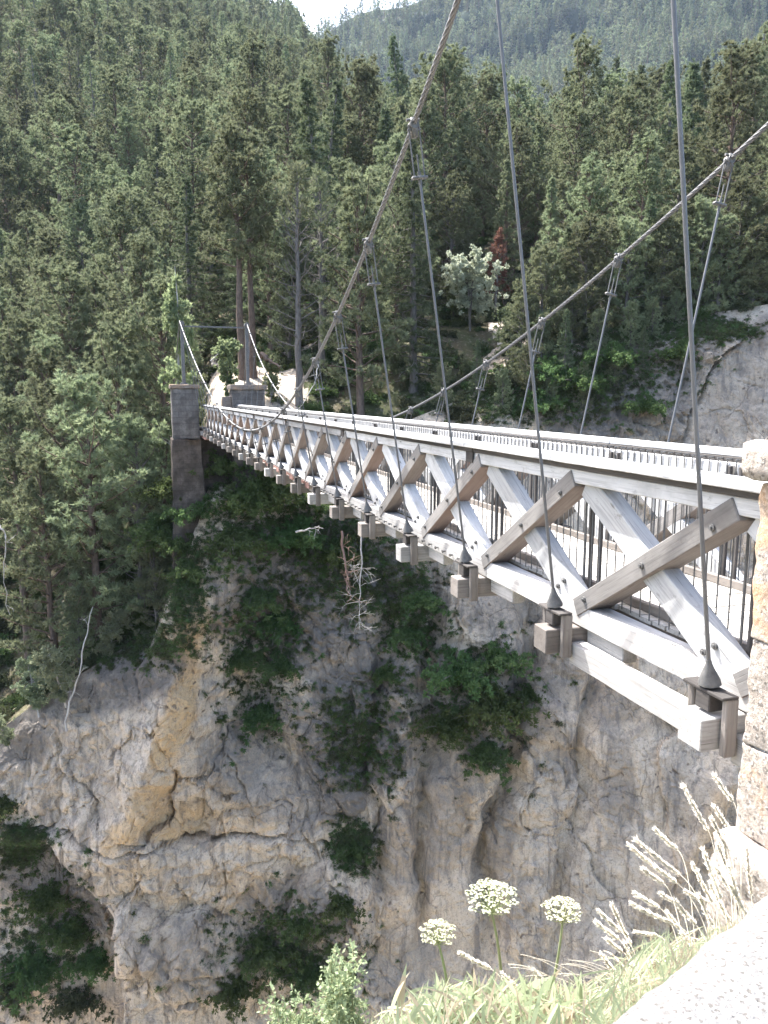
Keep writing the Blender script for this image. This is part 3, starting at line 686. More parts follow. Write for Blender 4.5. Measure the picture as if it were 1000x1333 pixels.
lod=[joined('l1',conifer(51,16,.12,4.7,'pine',62,12,17,.45,.075),'bark','pine'),joined('l2',conifer(52,17,.16,4.9,'pine',62,12,17,.45,.075),'bark','pine'),
     joined('l3',conifer(53,14,.08,4.3,'pine',62,12,17,.45,.075),'barkgrey','pine'),joined('l4',conifer(54,19,.06,3.6,'spruce',70,6,8,.55,.09),'barkgrey','spruce'),joined('l5',conifer(55,18,.1,3.0,'spruce',64,6,8,.55,.09),'bark','pine')]
ra=np.array(rest); rz_=hill_z(ra[:,0],ra[:,1])-.3
scatter('hillside_forest',np.stack([ra[:,0],ra[:,1],rz_],1),rs.uniform(.5,1.12,len(ra))*np.where((ra[:,0]/ra[:,1]>-.06)&(ra[:,1]>150),.82,1.),lod,'dense mixed conifer forest covering the upper hillside up to its ridge','forest')
tiny=[joined('t1',conifer(61,19,.1,4.6,'pine',20,4,5,1.3,.32),'bark','pine'),joined('t2',conifer(62,22,.05,4.6,'spruce',26,4,5,1.2,.3),'bark','spruce'),joined('t3',conifer(63,20,.05,4.0,'spruce',26,4,5,1.2,.3),'bark','pine')]
fp=[];nf=FARV.shape
for _ in range(7000):
    j=rs.uniform(0,nf[0]-1.01); i=rs.uniform(nf[1]*.38,nf[1]*.78); a,b=int(j),int(i); q=FARV[a,b]*(1-(j-a))+FARV[a+1,b]*(j-a); q=q+(FARV[a,b+1]-FARV[a,b])*(i-b)
    fp.append(q)
fp=np.array(fp); cl=fbm(fp,.02,3,99); keep=cl>-1.3; fp=fp[keep]; fp[:,2]-=1.5
scatter('mountain_forest',fp,rs.uniform(.9,1.6,len(fp)),tiny,'bluish conifer forest covering the distant mountain side','forest')
# far hill upper left beyond 480 m
q=[]
for _ in range(3000):
    Y=rs.uniform(470,800); X=rs.uniform(-.62,.1)*Y; q.append((X,Y))
q=np.array(q); scatter('ridge_forest',np.stack([q[:,0],q[:,1],hill_z(q[:,0],q[:,1])-.5],1),rs.uniform(.7,1.15,len(q)),tiny,'hazy conifer forest on the shoulder at the top left below the sky','forest')
# undergrowth
ub=[]
def single(name,me): return bpy.data.objects.new(name,me)
for _ in range(9000):
    Y=math.sqrt(rnd.uniform(46**2,130**2)); X=rnd.uniform(-.6,.6)*Y; px=500+1030*X/Y; az=X/Y; yr=float(ytab(np.array([az]),np.array([float(rimz(az))]))[0])
    if Y<yr+.1: continue
    if 258<px<345 and Y<68 : continue
    if 345<px<400 and Y<66 and rnd.random()<.8: continue
    if 640<px<690 and Y<72 and rnd.random()<.8: continue
    ub.append((X,Y,rnd.uniform(.35,1.15)))
ub=np.array(ub)[:4200]
scatter('undergrowth',np.stack([ub[:,0],ub[:,1],hill_z(ub[:,0],ub[:,1])],1),ub[:,2],[single('u1',P_['bush1'][1]),single('u2',P_['bush3'][1]),single('u3',P_['bush3'][1])],'low shrubs and weeds covering the forest floor between the trunks','undergrowth',.2)
# cliff shrubs, each placed on the rock
def cliff_shrub(px,py,rp,kind,label,sz=1.,group=None,cat='shrub'):
    h=hit(px,py)
    if h is None: return
    l,n,t=h; s=rp/F*l.y; l=l+n*(s*.15 if n.y<0 else -s*.15)
    plant(kind,'cliff_shrub',l,s,rnd.uniform(0,6.28),label,cat,group,parts=('stem','foliage'),sz=sz)
CS=[(345,640,46,'bush1','big dark shrub in shade under the far end of the bridge'),(290,612,36,'bush1','dark shrub directly under the landing at the far end'),(325,655,40,'bush1','shaded shrub between the landing shrub and the big dark one'),(262,640,26,'bush1','dark shrub against the right side of the tall far pier'),(300,690,40,'bush2','dark shrub at the foot of the left far abutment'),
(385,700,40,'bush1','dark shrub under the bridge right of the abutment shrubs'),(330,770,36,'bush2','green hanging shrub on the gully wall right of the ochre rib, upper one'),(365,800,36,'bush2','green hanging shrub on the gully wall right of the ochre rib, middle one'),
(345,925,38,'bush2','bright green hanging shrub lowest in the gully right of the ochre rib'),(310,860,28,'bush1','dark shrub above the lowest hanging green shrub'),(370,870,26,'bush1','small dark shrub right of the gully, below the middle hanging shrub'),
(545,775,28,'bush2','light green leafy shrub below the bridge, left of the second pale rock column','z'),(530,820,26,'bush2','green shrub under the leafy one below the bridge centre'),(505,880,22,'bush1','dark shrub on the rock shoulder below the bridge centre'),
(600,880,44,'bush1','dark spreading shrub under the second nearest crossbeam, upper left of its thicket'),(650,860,36,'bush1','dark shrub close under the second nearest crossbeam'),(640,920,46,'bush1','dark shrub in the middle of the thicket on the cliff'),(590,945,36,'bush1','dark shrub at the left of the thicket on the cliff'),(632,972,34,'bush2','greener shrub lowest in the thicket on the cliff'),
(690,905,20,'bush1','small dark shrub right of the thicket, jutting from the rock'),(460,1100,24,'bush1','small dark shrub in mid cliff left of the white flowers'),(440,1180,28,'bush1','dark green shrub on the ledge low on the cliff, right end'),(395,1200,30,'bush1','dark green shrub on the ledge low on the cliff, middle'),(345,1240,38,'bush1','dark shrub low in the gorge left of the ledge shrubs'),(400,1270,38,'bush1','dark shrub low in the gorge under the ledge shrubs'),
(300,1290,34,'bush1','dark shrub low in the gorge beside the boulder'),(65,1170,34,'bush1','dark shrub in the lower left hollow, uppermost'),(95,1215,36,'bush1','dark shrub in the lower left hollow, second from its top'),(125,1250,34,'bush1','dark shrub in the lower left hollow, right side'),(50,1260,46,'bush1','dark shrub in the lower left hollow beside the frame edge'),
(100,1300,36,'bush3','light grey-green shrub at the bottom left corner of the gorge'),(20,1290,34,'bush3','pale green shrub in the very corner at bottom left'),(8,1050,24,'bush1','dark shrub at the left frame edge half way down the cliff'),
(200,800,26,'bush1','dark shrub on the cliff lip left of the ochre rib'),(245,745,24,'bush1','dark shrub at the top of the ochre rib'),(150,835,24,'bush1','dark shrub on the cliff lip behind the pale sapling'),(440,720,34,'bush1','dark shrub under the bridge beside the reddish dead stem'),(420,650,34,'bush1','shaded shrub under the bridge left of the reddish dead stem'),
(760,500,30,'bush1','dark shrub on the right-hand cliff above the far handrail, left one'),(800,470,30,'bush1','dark shrub on the right-hand cliff above the far handrail, middle'),(840,530,26,'bush1','dark shrub low on the right-hand cliff behind the nearest crossing hangers'),(700,530,28,'bush1','dark shrub on the slope just above the far handrail'),(660,500,28,'bush3','grey-green shrub on the slope just above the far handrail'),(880,460,24,'bush1','dark shrub at the top of the pale slab on the right'),
(790,430,30,'bush1','dark shrub on the cliff lip above the right-hand cliff, left one'),(830,420,30,'bush1','dark shrub on the cliff lip above the right-hand cliff, right one'),(720,490,30,'bush1','dark shrub in the cleft left of the right-hand cliff face'),(600,545,26,'bush3','shrub at the cliff edge behind the far handrail, left of the far cable post line'),(740,450,26,'bush3','scrubby bush at the cliff edge below the right-hand wood')]
for c in CS: cliff_shrub(*c[:5])
for px,py,rp,Y,lb in ((212,640,26,47.3,'shrub at the left corner of the tall far pier'),(238,668,30,47.3,'shrub covering the foot of the tall far pier, left one'),(268,662,28,47.4,'shrub covering the foot of the tall far pier, right one'),(225,705,34,47.0,'shrub below the foot of the tall far pier, left one'),(258,712,30,47.0,'shrub below the foot of the tall far pier, right one'),(205,690,30,47.0,'dark bush left below the foot of the tall far pier'),(240,745,26,47.,'lowest bush below the tall far pier, above the ochre rib')):
    plant('bush1','cliff_shrub',at(px,py,Y),rp/F*Y,px*.1,lb,'shrub',parts=('stem','foliage'))
for i,(px,py,sc_,k) in enumerate([(575,535,.34,'pine5'),(620,520,.3,'spruce2'),(655,535,.3,'pine5'),(690,515,.38,'pine5'),(715,545,.3,'pine5'),(735,500,.36,'spruce2'),(760,530,.3,'pine5'),(778,470,.36,'pine5'),(800,510,.3,'pine5'),(822,455,.34,'pine5'),(838,490,.26,'spruce2'),(705,475,.38,'pine5'),(745,455,.36,'pine3'),(850,440,.3,'pine5'),(880,425,.26,'pine5')]):
    h=hit(px,py)
    if h: plant(k,'conifer_tree',tuple(h[0]-Vector((0,-.2,.7))),sc_,i*1.7,'small dark conifer on the cliff behind the far handrail, '+['lowest at its left end','second from its left end','third from its left end','fourth from its left end','lowest in its middle','upright one in its middle','low in its middle','high in its middle','low right of its middle','upper right, under the lip','narrow one right of its middle','upper left one','just under the wood','right end under the lip','rightmost beside the pale slab'][i],'tree')
# leaves clinging to the dark parts of the rock: uncountable ground cover
cp=[]
for _ in range(11000):
    bx,by,br,bh=rnd.choice([(350,680,110,80),(340,850,60,120),(460,760,80,70),(430,700,90,60),(330,620,80,60),(620,910,80,80),(720,500,90,60),(540,800,40,70),(60,1220,80,90),(380,1230,90,60),(180,840,90,30),(800,470,110,60),(820,430,90,20),(700,500,120,50),(640,520,90,30),(30,1100,30,30),(470,960,60,70),(460,1100,30,30),(240,760,30,60),(930,430,60,15)])
    h=hit(bx+rnd.gauss(0,.55)*bh*0+rnd.gauss(0,.5)*br,by+rnd.gauss(0,.5)*bh)
    if h is not None: cp.append((*h[0],rnd.uniform(.10,.42)**1.2))
cp=np.array(cp)
scatter('cliff_ground_cover',cp[:,:3],cp[:,3],[single('c%d'%q,bushm(70+q,1.1,16,7,.34,.05,.6 if q%2 else 0.)[1].mesh('c%d'%q,M['shrub' if q<3 else 'weed'],False)) for q in range(5)],'small clinging plants in the dark ledges and clefts of the cliff','ground cover',.3)
# pale leaning saplings and bare stems
def bare(name,pts,r0,mat,label,cat,twigs=6,seed=1,tl=1.2,dirb=None):
    r=np.random.RandomState(seed); p=np.array(pts); b=MB(); n=14; t=np.linspace(0,len(p)-1,n); q=np.stack([np.interp(t,range(len(p)),p[:,k]) for k in range(3)],1)+r.normal(size=(n,3))*.05
    b.tube(q,np.linspace(r0,r0*.25,n)*(1+r.normal(size=n)*.12),6); o=empty(name,p[0]); tag(o,label,cat); link('stem',b.mesh('stem',M[mat]),o,loc=-p[0]); 
    for k in range(twigs):
        c=MB(); i=r.randint(3,n-1); d=r.normal(size=3); d[1]*=.5; d/=np.linalg.norm(d); w=bend(q[i],d,tl*r.uniform(.3,.9),7,r,.03,.28); c.tube(w,np.linspace(r0*.22,.005,8),4)
        for z in range(2): c.tube(bend(w[3+z],d+r.normal(size=3)*.8,tl*.4,4,r,0,.3),np.linspace(r0*.2,.005,5),3)
        link('twig',c.mesh('twig',M[mat]),o,loc=-p[0])
    return o
bare('dead_sapling',[at(85,952,44.2),at(92,910,44.4),at(105,870,44.7),at(112,825,45),at(122,790,45.5)],0.078,'barkpale','bleached white curved bare stem leaning on the cliff top at left','sapling',5,3,1.)
bare('dead_tree',[at(445,690,43.5),at(447,720,43.3),at(452,752,43.1),at(455,782,43)],0.084,'barkred','reddish bare stem hanging below the bridge','dead tree',14,4,1.5)
bare('dead_tree',[at(470,700,43.5),at(472,735,43.3),at(468,780,43),at(467,820,42.8)],0.054,'barkpale','bleached twisted bare stem hanging right of the reddish one','dead tree',20,5,1.9)
bare('dead_tree',[at(0,684,45),at(8,700,45),at(4,740,45.2),at(12,800,45.4)],0.06,'barkpale','white curved dead stem at the left frame edge','dead tree',4,6,1.)
bare('fallen_log',[at(340,462,58),at(352,470,57.5),at(366,478,57)],.22,'bark','dark fallen log lying across the bare dirt slope','log',2,8,.8)
bare('fallen_branch',[at(415,470,52),at(413,490,51.5),at(405,508,51.5),at(390,530,51),at(368,528,50.5)],.05,'barkpale','thin pale curved branch hanging behind the near cable','branch',3,9,.8)
bare('fallen_branch',[at(385,692,44),at(400,690,44),at(415,684,44.2)],.07,'barkpale','pale broken branch lying on the slope under the bridge','branch',4,19,.8)
bare('dead_branch',[at(1015,545,30),at(1000,570,30),at(985,590,30.5),at(975,605,31)],.07,'barkgrey','dark spiky dead branch beside the near pier cap','branch',9,12,.9)
for i,(px,py,sc_,lb) in enumerate([(92,905,.85,'grey-green sapling on the cliff lip at left, lower one beside the white leaning stem'),(140,850,.72,'grey-green sapling on the cliff lip at left, upper one'),(55,918,.75,'grey-green sapling on the cliff lip nearest the left frame edge'),(20,960,.5,'small pale sapling at the left frame edge on the cliff lip')]):
    h=hit(px,py)
    if h: p_=h[0]; plant('sap','cliff_sapling',(p_[0],p_[1]-.7,p_[2]-.3),sc_,i*2.,lb,'sapling',tilt=(.35,.1))
#__BRIDGE__
root=empty('suspension_footbridge',BW(0,0,0),TH); tag(root,'long weathered timber footbridge with criss-cross truss sides hung from two steel cables over the gorge','bridge')
PT=2.07; U0=4.1; NP=21; UK=[U0+PT*k for k in range(NP+1)]; UEND=49.3; WD=2.5
def mw(side,w): return w if side==0 else WD-w      # mirror for the far truss
for side in (0,1):
    # handrail caps, in lengths of three panels
    u=2.35; first=True
    joints=[2.35,8.6,14.8,21.0,27.2,33.4,39.6,45.8,UEND]
    for i in range(len(joints)-1):
        w=mw(side,.23); beam('handrail_cap',(w,joints[i]+.006,-.585),(w,joints[i+1]-.006,-.585),.25,.062,'pale',root)
        beam('top_chord',(mw(side,.315),joints[i]+.006,-.738),(mw(side,.315),joints[i+1]-.006,-.738),.22,.13,'chord',root); beam('gap_shade_strip',(mw(side,.275),joints[i]+.02,-.645),(mw(side,.275),joints[i+1]-.02,-.645),.20,.055,'dark',root)  # dark strip added to stand for the shade between cap and chord
        beam('bottom_chord',(mw(side,.31),joints[i]-.5*(i>0),-2.03),(mw(side,.31),joints[i+1]-.506,-2.03),.22,.195,'beam',root)
        if i: beam('joint_block',(mw(side,.26),joints[i]-.13,-.645),(mw(side,.26),joints[i]+.13,-.645),.21,.052,'dark',root); beam('joint_plate',(mw(side,.185),joints[i]-.1,-.70),(mw(side,.185),joints[i]+.1,-.70),.016,.2,'dark',root)
    ks_=[U0-PT]+UK
    for k in range(len(ks_)-1):
        a,b=ks_[k]+.09,ks_[k+1]-.09
        if a<2.4: a=2.4
        beam('diagonal_brace',(mw(side,.345),b+.07,-.81),(mw(side,.33),a-.02,-1.99),.17,.25,'pale',root)   # falls towards the near end
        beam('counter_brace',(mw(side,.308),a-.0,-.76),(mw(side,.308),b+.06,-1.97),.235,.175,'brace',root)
        if k<8:
            if 'nb' not in _bc:
                b_=MB(); b_.tube([[-.012,0,0],[.012,0,0]],.026,10); b_.tube([[-.026,0,0],[0,0,0]],.014,6); _bc['nb']=b_.mesh('bolt_head',M['steel'])
            sx=1 if side==0 else -1
            for uu,zz,ww in ((a+.16,-1.78,.243),(a+.27,-1.86,.243),((a+b)/2+.03,-1.36,.187),(b-.10,-1.85,.187),(a+.20,-.92,.187)): 
                o_=link('bolt_head',_bc['nb'],root,loc=(mw(side,ww),uu,zz)); o_.scale=(sx,1,1)
        if k>0:
            c=ks_[k]; beam('truss_post',(mw(side,.46),c+.0,-.70),(mw(side,.46),c+.0,-1.93),.038,.042,'dark',root); beam('truss_post',(mw(side,.46),c+.15,-.70),(mw(side,.46),c+.15,-1.93),.038,.042,'dark',root)
            if 'tie' not in _bc:
                b_=MB(); b_.tube([[0,0,-.70],[0,0,-2.2]],.011,8); _bc['tie']=b_.mesh('tie',M['steel'])
            link('tie_rod',_bc['tie'],root,loc=(mw(side,.44),c+.22,0))
            beam('corbel',(mw(side,.33),c-.72,-2.215),(mw(side,.33),c-.16,-2.215),.15,.165,'beam',root)
b_=MB(); b_.tube([[-.03,0,0],[.05,0,0]],.011,6); b_.tube([[-.035,0,0],[-.02,0,0]],.022,6); BM=b_.mesh('bolt',M['steel']); rb_=MB()
for side in (0,1):
    for q in range(int((UEND-8.3)/.258)):
        u=8.35+q*.258
        if q<50: link('bolt',BM,root,loc=(mw(side,.185),u,-2.06))
        else: rb_.tube([[mw(side,.155),u,-2.06],[mw(side,.2),u,-2.06]],.016,6)
link('bolts',rb_.mesh('bolts',M['steel']),root)['kind']='stuff'
for k,u in enumerate(UK+[UEND-.35]):
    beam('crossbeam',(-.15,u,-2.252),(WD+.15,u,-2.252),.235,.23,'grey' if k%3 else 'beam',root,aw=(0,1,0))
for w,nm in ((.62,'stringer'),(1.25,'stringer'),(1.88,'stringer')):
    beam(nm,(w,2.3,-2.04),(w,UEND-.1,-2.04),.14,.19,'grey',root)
for side in (0,1):
    w=mw(side,.17); beam('support_beam',(w,4.225,-2.365),(w,6.045,-2.365),.15,.2,'beam',root); beam('support_beam',(w,2.2,-2.365),(w,3.975,-2.365),.15,.2,'beam',root); w=mw(side,.10)
    beam('support_beam',(w,46.2,-2.475),(w,UEND+.3,-2.475),.2,.2,'red',root)
    for (a,b) in ((18.,19.9),(20.05,22.),(22.2,24.4),(24.6,26.5)): beam('fascia_board',(mw(side,.185),a,-2.15),(mw(side,.185),b,-2.15),.025,.14,'red',root,label='reddish board on the lower edge of the truss')
b_=MB(); u=2.3; r_=np.random.RandomState(5)
while u<UEND+.6:
    wd=.17; b_.box((.46+r_.uniform(-.02,.02),u,-1.94+r_.uniform(0,.006)),(WD-.46+r_.uniform(-.02,.02),u+wd-.012,-1.895+r_.uniform(-.004,.004))); u+=wd
me=b_.mesh('deck',M['deck'],False); link('deck',me,root)
for side in (0,1): beam('kerb_board',(mw(side,.58),2.4,-1.85),(mw(side,.58),UEND,-1.85),.05,.09,'grey',root)
# balusters
def balu(us,w,side,name,stuff=False):
    sg=1 if side==0 else -1
    if 'bal' not in _bc:
        b=MB(); b.tube([[0,0,0],[0,0,1.27]],.006,6); b.tube([[.01,0,1.262],[-.2,0,1.262]],.009,6); _bc['bal']=b.mesh('baluster',M['steel'])
        b=MB(); b.tube([[0,0,0],[0,0,1.27]],.006,6); b.tube([[-.01,0,1.262],[.2,0,1.262]],.009,6); _bc['bal2']=b.mesh('baluster',M['steel'])
    me=_bc['bal' if side==0 else 'bal2']
    if not stuff:
        for u in us: link(name,me,root,loc=(w,u,-1.9))
    else:
        b=MB()
        for u,w_,s_ in us: b.tube([[w_,u,-1.9],[w_,u,-.635]],.0075,5); b.tube([[w_+.01*s_,u,-.638],[w_-.2*s_,u,-.638]],.009,5)
        o=link(name,b.mesh(name,M['steel']),root); o['kind']='stuff'
ua=[2.5+.13*i for i in range(60)]; ub_=[2.5+.13*i for i in range(38)]
balu(ua,.435,0,'baluster'); balu(ub_,WD-.435,1,'baluster')
rest_b=[(u,.435,1) for u in np.arange(ua[-1]+.13,UEND,.13)]+[(u,WD-.435,-1) for u in np.arange(ub_[-1]+.13,UEND,.13)]
balu(rest_b,0,0,'balusters',True)
# cables
def cab(u,side):
    w=-.20-(.0014 if u<27 else .0017)*(u-27)**2; z=-1.15+.0114*(u-27)**2
    if side: w=WD+.05-(-.30-(.00165 if u<27 else .0003)*(u-27)**2)*1.0
    return np.array([w,u,z])
UT0,UT1=1.5,49.2
for side in (0,1):
    us=np.linspace(UT0,UT1,150); P=np.array([cab(u,side) for u in us]); b=MB()
    # twisted strands
    t=np.gradient(P,axis=0); t/=np.linalg.norm(t,axis=1)[:,None]; Ls=np.concatenate([[0],np.cumsum(np.linalg.norm(np.diff(P,axis=0),axis=1))])
    uu=np.linspace(0,Ls[-1],700); Q=np.stack([np.interp(uu,Ls,P[:,k]) for k in range(3)],1); tt=np.gradient(Q,axis=0); tt/=np.linalg.norm(tt,axis=1)[:,None]
    a=np.cross(tt,[0,0,1.]); a/=np.linalg.norm(a,axis=1)[:,None]; c=np.cross(tt,a)
    for q in range(6):
        ph=q*math.pi/3+uu*2*math.pi/.62; b.tube(Q+.019*(np.cos(ph)[:,None]*a+np.sin(ph)[:,None]*c),.011,5,0,False)
    b.tube(Q,.017,6); link('main_cable',b.mesh('main_cable',M['cable']),root)
def clamp_mesh():
    b=MB(); b.tube([[0,-.05,0],[0,.05,0]],.05,10); b.box((-.03,-.035,-.13),(.03,.035,.07)); b.tube([[-.075,0,.05],[.075,0,.05]],.016,6); b.tube([[-.075,0,-.05],[.075,0,-.05]],.013,6); return b.mesh('clamp',M['steel'])
def turn_mesh(L):
    b=MB()
    for s in (-1,1): b.tube([[s*.06,0,.02],[s*.06,0,-L]],.008,6)
    b.box((-.085,-.03,-L-.03),(.085,.03,-L)); b.tube([[0,0,-L*.55],[0,0,-L]],.008,6); b.tube([[0,0,-L-.09],[0,0,-L+.05]],.019,6); return b.mesh('turnbuckle',M['steel'])
def socket_mesh():
    b=MB(); b.tube([[0,0,.15],[0,0,.12],[0,0,.0],[0,0,-.02]],[.018,.024,.075,.078],10); b.tube([[0,0,-.02],[0,0,-.1]],.035,8); return b.mesh('socket',M['steel'])
CM,SM=clamp_mesh(),socket_mesh(); TM={}
for side in (0,1):
    for k,u in enumerate(UK):
        c=cab(u,side); base=np.array([mw(side,0.),u,-1.96]); v=c-base; L=np.linalg.norm(v); x=Vector(v/L)
        zq=x; yq=Vector((0,1,0)); yq=(yq-zq*yq.dot(zq)).normalized(); xq=yq.cross(zq); m=Matrix((xq,yq,zq)).transposed().to_4x4(); m.translation=Vector(base)
        tl=min(.5,L*.42); tl=round(tl,2)
        b=MB(); b.tube([[0,0,.12],[0,0,L-tl]],.0145,8); h=link('hanger',b.mesh('hanger',M['cable']),root,m)
        link('cone_socket',SM,h,loc=(0,0,0.04))
        if tl not in TM: TM[tl]=turn_mesh(tl)
        link('turnbuckle',TM[tl],h,loc=(0,0,L-.02)); link('cable_clamp',CM,h,loc=(0,0,L))
        # timber cleats and plates gripping the crossbeam end
        s_=1 if side==0 else -1
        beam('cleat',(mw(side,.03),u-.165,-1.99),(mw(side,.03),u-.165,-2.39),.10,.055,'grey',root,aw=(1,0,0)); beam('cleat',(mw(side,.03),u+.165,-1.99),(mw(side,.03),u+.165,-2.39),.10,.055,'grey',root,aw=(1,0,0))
        beam('bearing_plate',(mw(side,.0),u-.20,-1.975),(mw(side,.0),u+.20,-1.975),.13,.022,'dark',root)
        beam('packing_block',(mw(side,.0),u-.07,-2.05),(mw(side,.0),u+.07,-2.05),.12,.13,'dark',root)
# portals
def portal(u,wa,wb,zb,zt,label,bar=True):
    o=empty('cable_portal',BW(u,(wa+wb)/2,zb),TH); tag(o,label,'portal')
    for s in (-1,1):
        h=(wb-wa)/2*s; b=MB(); b.box((h-.10,-.10,-.1),(h+.10,.10,zt-zb)); b.box((h-.2,-.2,-.06),(h+.2,.2,.12)); p=link('post',bevel_mesh(b.mesh('post',M['steel'],False),.012),o)
        b=MB(); b.tube([[h,-.22,zt-zb+.08],[h,.22,zt-zb+.08]],.14,14); b.box((h-.17,-.1,zt-zb),(h+.17,.1,zt-zb+.05)); link('cable_saddle',b.mesh('saddle',M['steel']),o)
    b=MB(); h=(wb-wa)/2; b.box((-h+.10,-.035,zt-zb-.13),(h-.10,.035,zt-zb-.04)); link('crossbar',b.mesh('crossbar',M['steel'],False),o)
    return o
fz=-1.15+.0114*(UT1-27)**2
portal(UT1,-.92,2.98,.66,fz-.22,'dark slender two-post portal with a crossbar carrying the cables at the far end')
nz=-1.15+.0114*(UT0-27)**2
portal(UT0,-1.18,3.75,-.1,nz-.22,'steel cable portal standing on the near piers beside the viewer')
b=MB()
for side in (0,1):
    c=cab(UT1,side)
    o_=MB(); o_.tube([BW(c[1],c[0],c[2]),BW(c[1]+9,c[0]+(.8 if side else -.3),c[2]-5.2)],.035,8)
    q=link('anchor_cable',o_.mesh('anchor_cable',M['cable'])); tag(q,('right' if side else 'left')+'-hand cable running down behind the far portal to its anchorage','cable')
    q=None
# stay wires seen behind the portal
o_=MB(); o_.tube([at(274,470,56),at(306,440,60)],.03,5); tag(link('guard_rail',o_.mesh('rail',M['barkpale'])),'thin pale diagonal pole beside the path behind the far portal','pole')
# ------------------------------------------------------------------ masonry
def block(name,lo,hi,mat,parent,seg=.35,amp=.012,bev=.02,seed=0,batter=None):
    """rough stone box in the parent's local space"""
    lo=np.array(lo,float);hi=np.array(hi,float); bm=bmesh.new(); bmesh.ops.create_cube(bm,size=1)
    for v in bm.verts: v.co=Vector([lo[i]+(v.co[i]+.5)*(hi[i]-lo[i]) for i in range(3)])
    bmesh.ops.bevel(bm,geom=list(bm.edges),offset=bev,segments=2,affect='EDGES',profile=.6)
    n=max(2,int(max(hi-lo)/seg)); bmesh.ops.subdivide_edges(bm,edges=[e for e in bm.edges if e.calc_length()>seg*1.2],cuts=min(60,n),use_grid_fill=True)
    V=np.array([v.co[:] for v in bm.verts]); d=fbm(V+seed*7.7,2.2/seg*.35,4,seed)*amp; bm.normal_update()
    if batter: V2=V
    for v,q in zip(bm.verts,d): v.co+=v.normal*q
    if batter:
        for v in bm.verts:
            f=(hi[2]-v.co.z); v.co.x+=batter*f*(-1 if v.co.x<(lo[0]+hi[0])/2 else 1); v.co.y-=batter*f*(1 if v.co.y<(lo[1]+hi[1])/2 else -1)
    me=bpy.data.meshes.new(name); bm.to_mesh(me); bm.free(); me.materials.append(M[mat])
    for p in me.polygons: p.use_smooth=True
    return link(name,me,parent)
# far abutments
e=empty('far_left_abutment'.replace('far_left_','bridge_'),BW(48.4,-.92,-6),TH); tag(e,'tall grey masonry pier carrying the left post at the far end of the bridge','abutment')
block('ashlar_block',(-.80,0,3.4),(.78,1.7,6.42),'wall_ashlar',e,.25,.03,.03,1)
block('rubble_base',(-.86,-.08,-8),(.84,1.9,3.39),'wall_rubble',e,.5,.07,.04,2,.035)
block('cap_stone',(-.88,-.1,6.425),(.86,1.8,6.66),'rubble',e,.3,.03,.03,3)
e=empty('bridge_abutment',BW(48.4,2.9,-6),TH); tag(e,'squat grey stone block with a dark cap carrying the right post at the far end','abutment')
block('rubble_base',(-1.04,-.05,-8),(1.04,1.95,3.6),'wall_rubble',e,.5,.05,.04,44)
block('ashlar_block',(-1.0,0,3.62),(1.0,1.9,6.36),'wall_ashlar',e,.4,.02,.03,4)
block('cap_stone',(-1.12,-.12,6.365),(1.12,2.0,6.66),'rubble',e,.3,.03,.03,5)
block('side_block',(-1.55,.3,3.),(-1.02,1.3,5.95),'rubble',e,.3,.04,.04,6)
b=MB(); e=link('bridge_landing',None) if False else empty('bridge_landing',BW(49.6,1.,-2.)); e.rotation_euler=(0,0,TH); tag(e,'stone bank seat between the two far piers where the deck lands','abutment')
block('bank_seat',(-1.2,-.25,-6),(1.2,1.5,.05),'wall_rubble',e,.4,.05,.04,7)
# near pier (left of the deck), cut by the right edge of the photograph
e=empty('near_pier',BW(1.2,-.8,-6),TH); tag(e,'rough lichen-spotted granite pier with a rounded cap at the near end, nearest the viewer','pier')
zs=[4.31,4.83,5.10,5.66]; 
block('granite_block',(-.70,-.35,4.345),(.72,1.02,4.695),'granite',e,.06,.007,.008,11)
block('granite_block',(-.694,-.35,4.70),(.72,1.016,5.105),'granite',e,.06,.007,.008,12)
block('granite_block',(-.70,-.35,5.11),(.72,1.02,5.692),'granite',e,.06,.007,.008,13)
block('mortar_bed',(-.68,-.33,4.34),(.70,1.00,5.70),'mortar',e,.1,.002,.01,14)
block('cap_stone',(-.76,-.42,5.695),(.80,1.085,5.845),'granite',e,.05,.010,.045,15)
block('plinth',(-.80,-.45,3.9),(.85,1.04,4.34),'granite',e,.06,.012,.03,16)
block('plinth_base',(-.83,-.5,-2),(.9,1.075,3.88),'granite',e,.12,.02,.03,17)
e=empty('near_pier',BW(1.2,3.3,-6),TH); tag(e,'matching granite pier on the far side of the deck at the near end','pier')
block('granite_block',(-.7,-.35,-2),(.72,.8,5.692),'granite',e,.15,.012,.02,18); block('cap_stone',(-.78,-.42,5.695),(.80,.87,5.845),'granite',e,.1,.012,.045,19)
e=empty('near_landing',BW(1.2,1.25,-6),TH); tag(e,'masonry seat under the near end of the deck','abutment'); block('bank_seat',(-1.25,-1.6,-3),(1.25,1.0,3.35),'granite',e,.2,.02,.03,20)
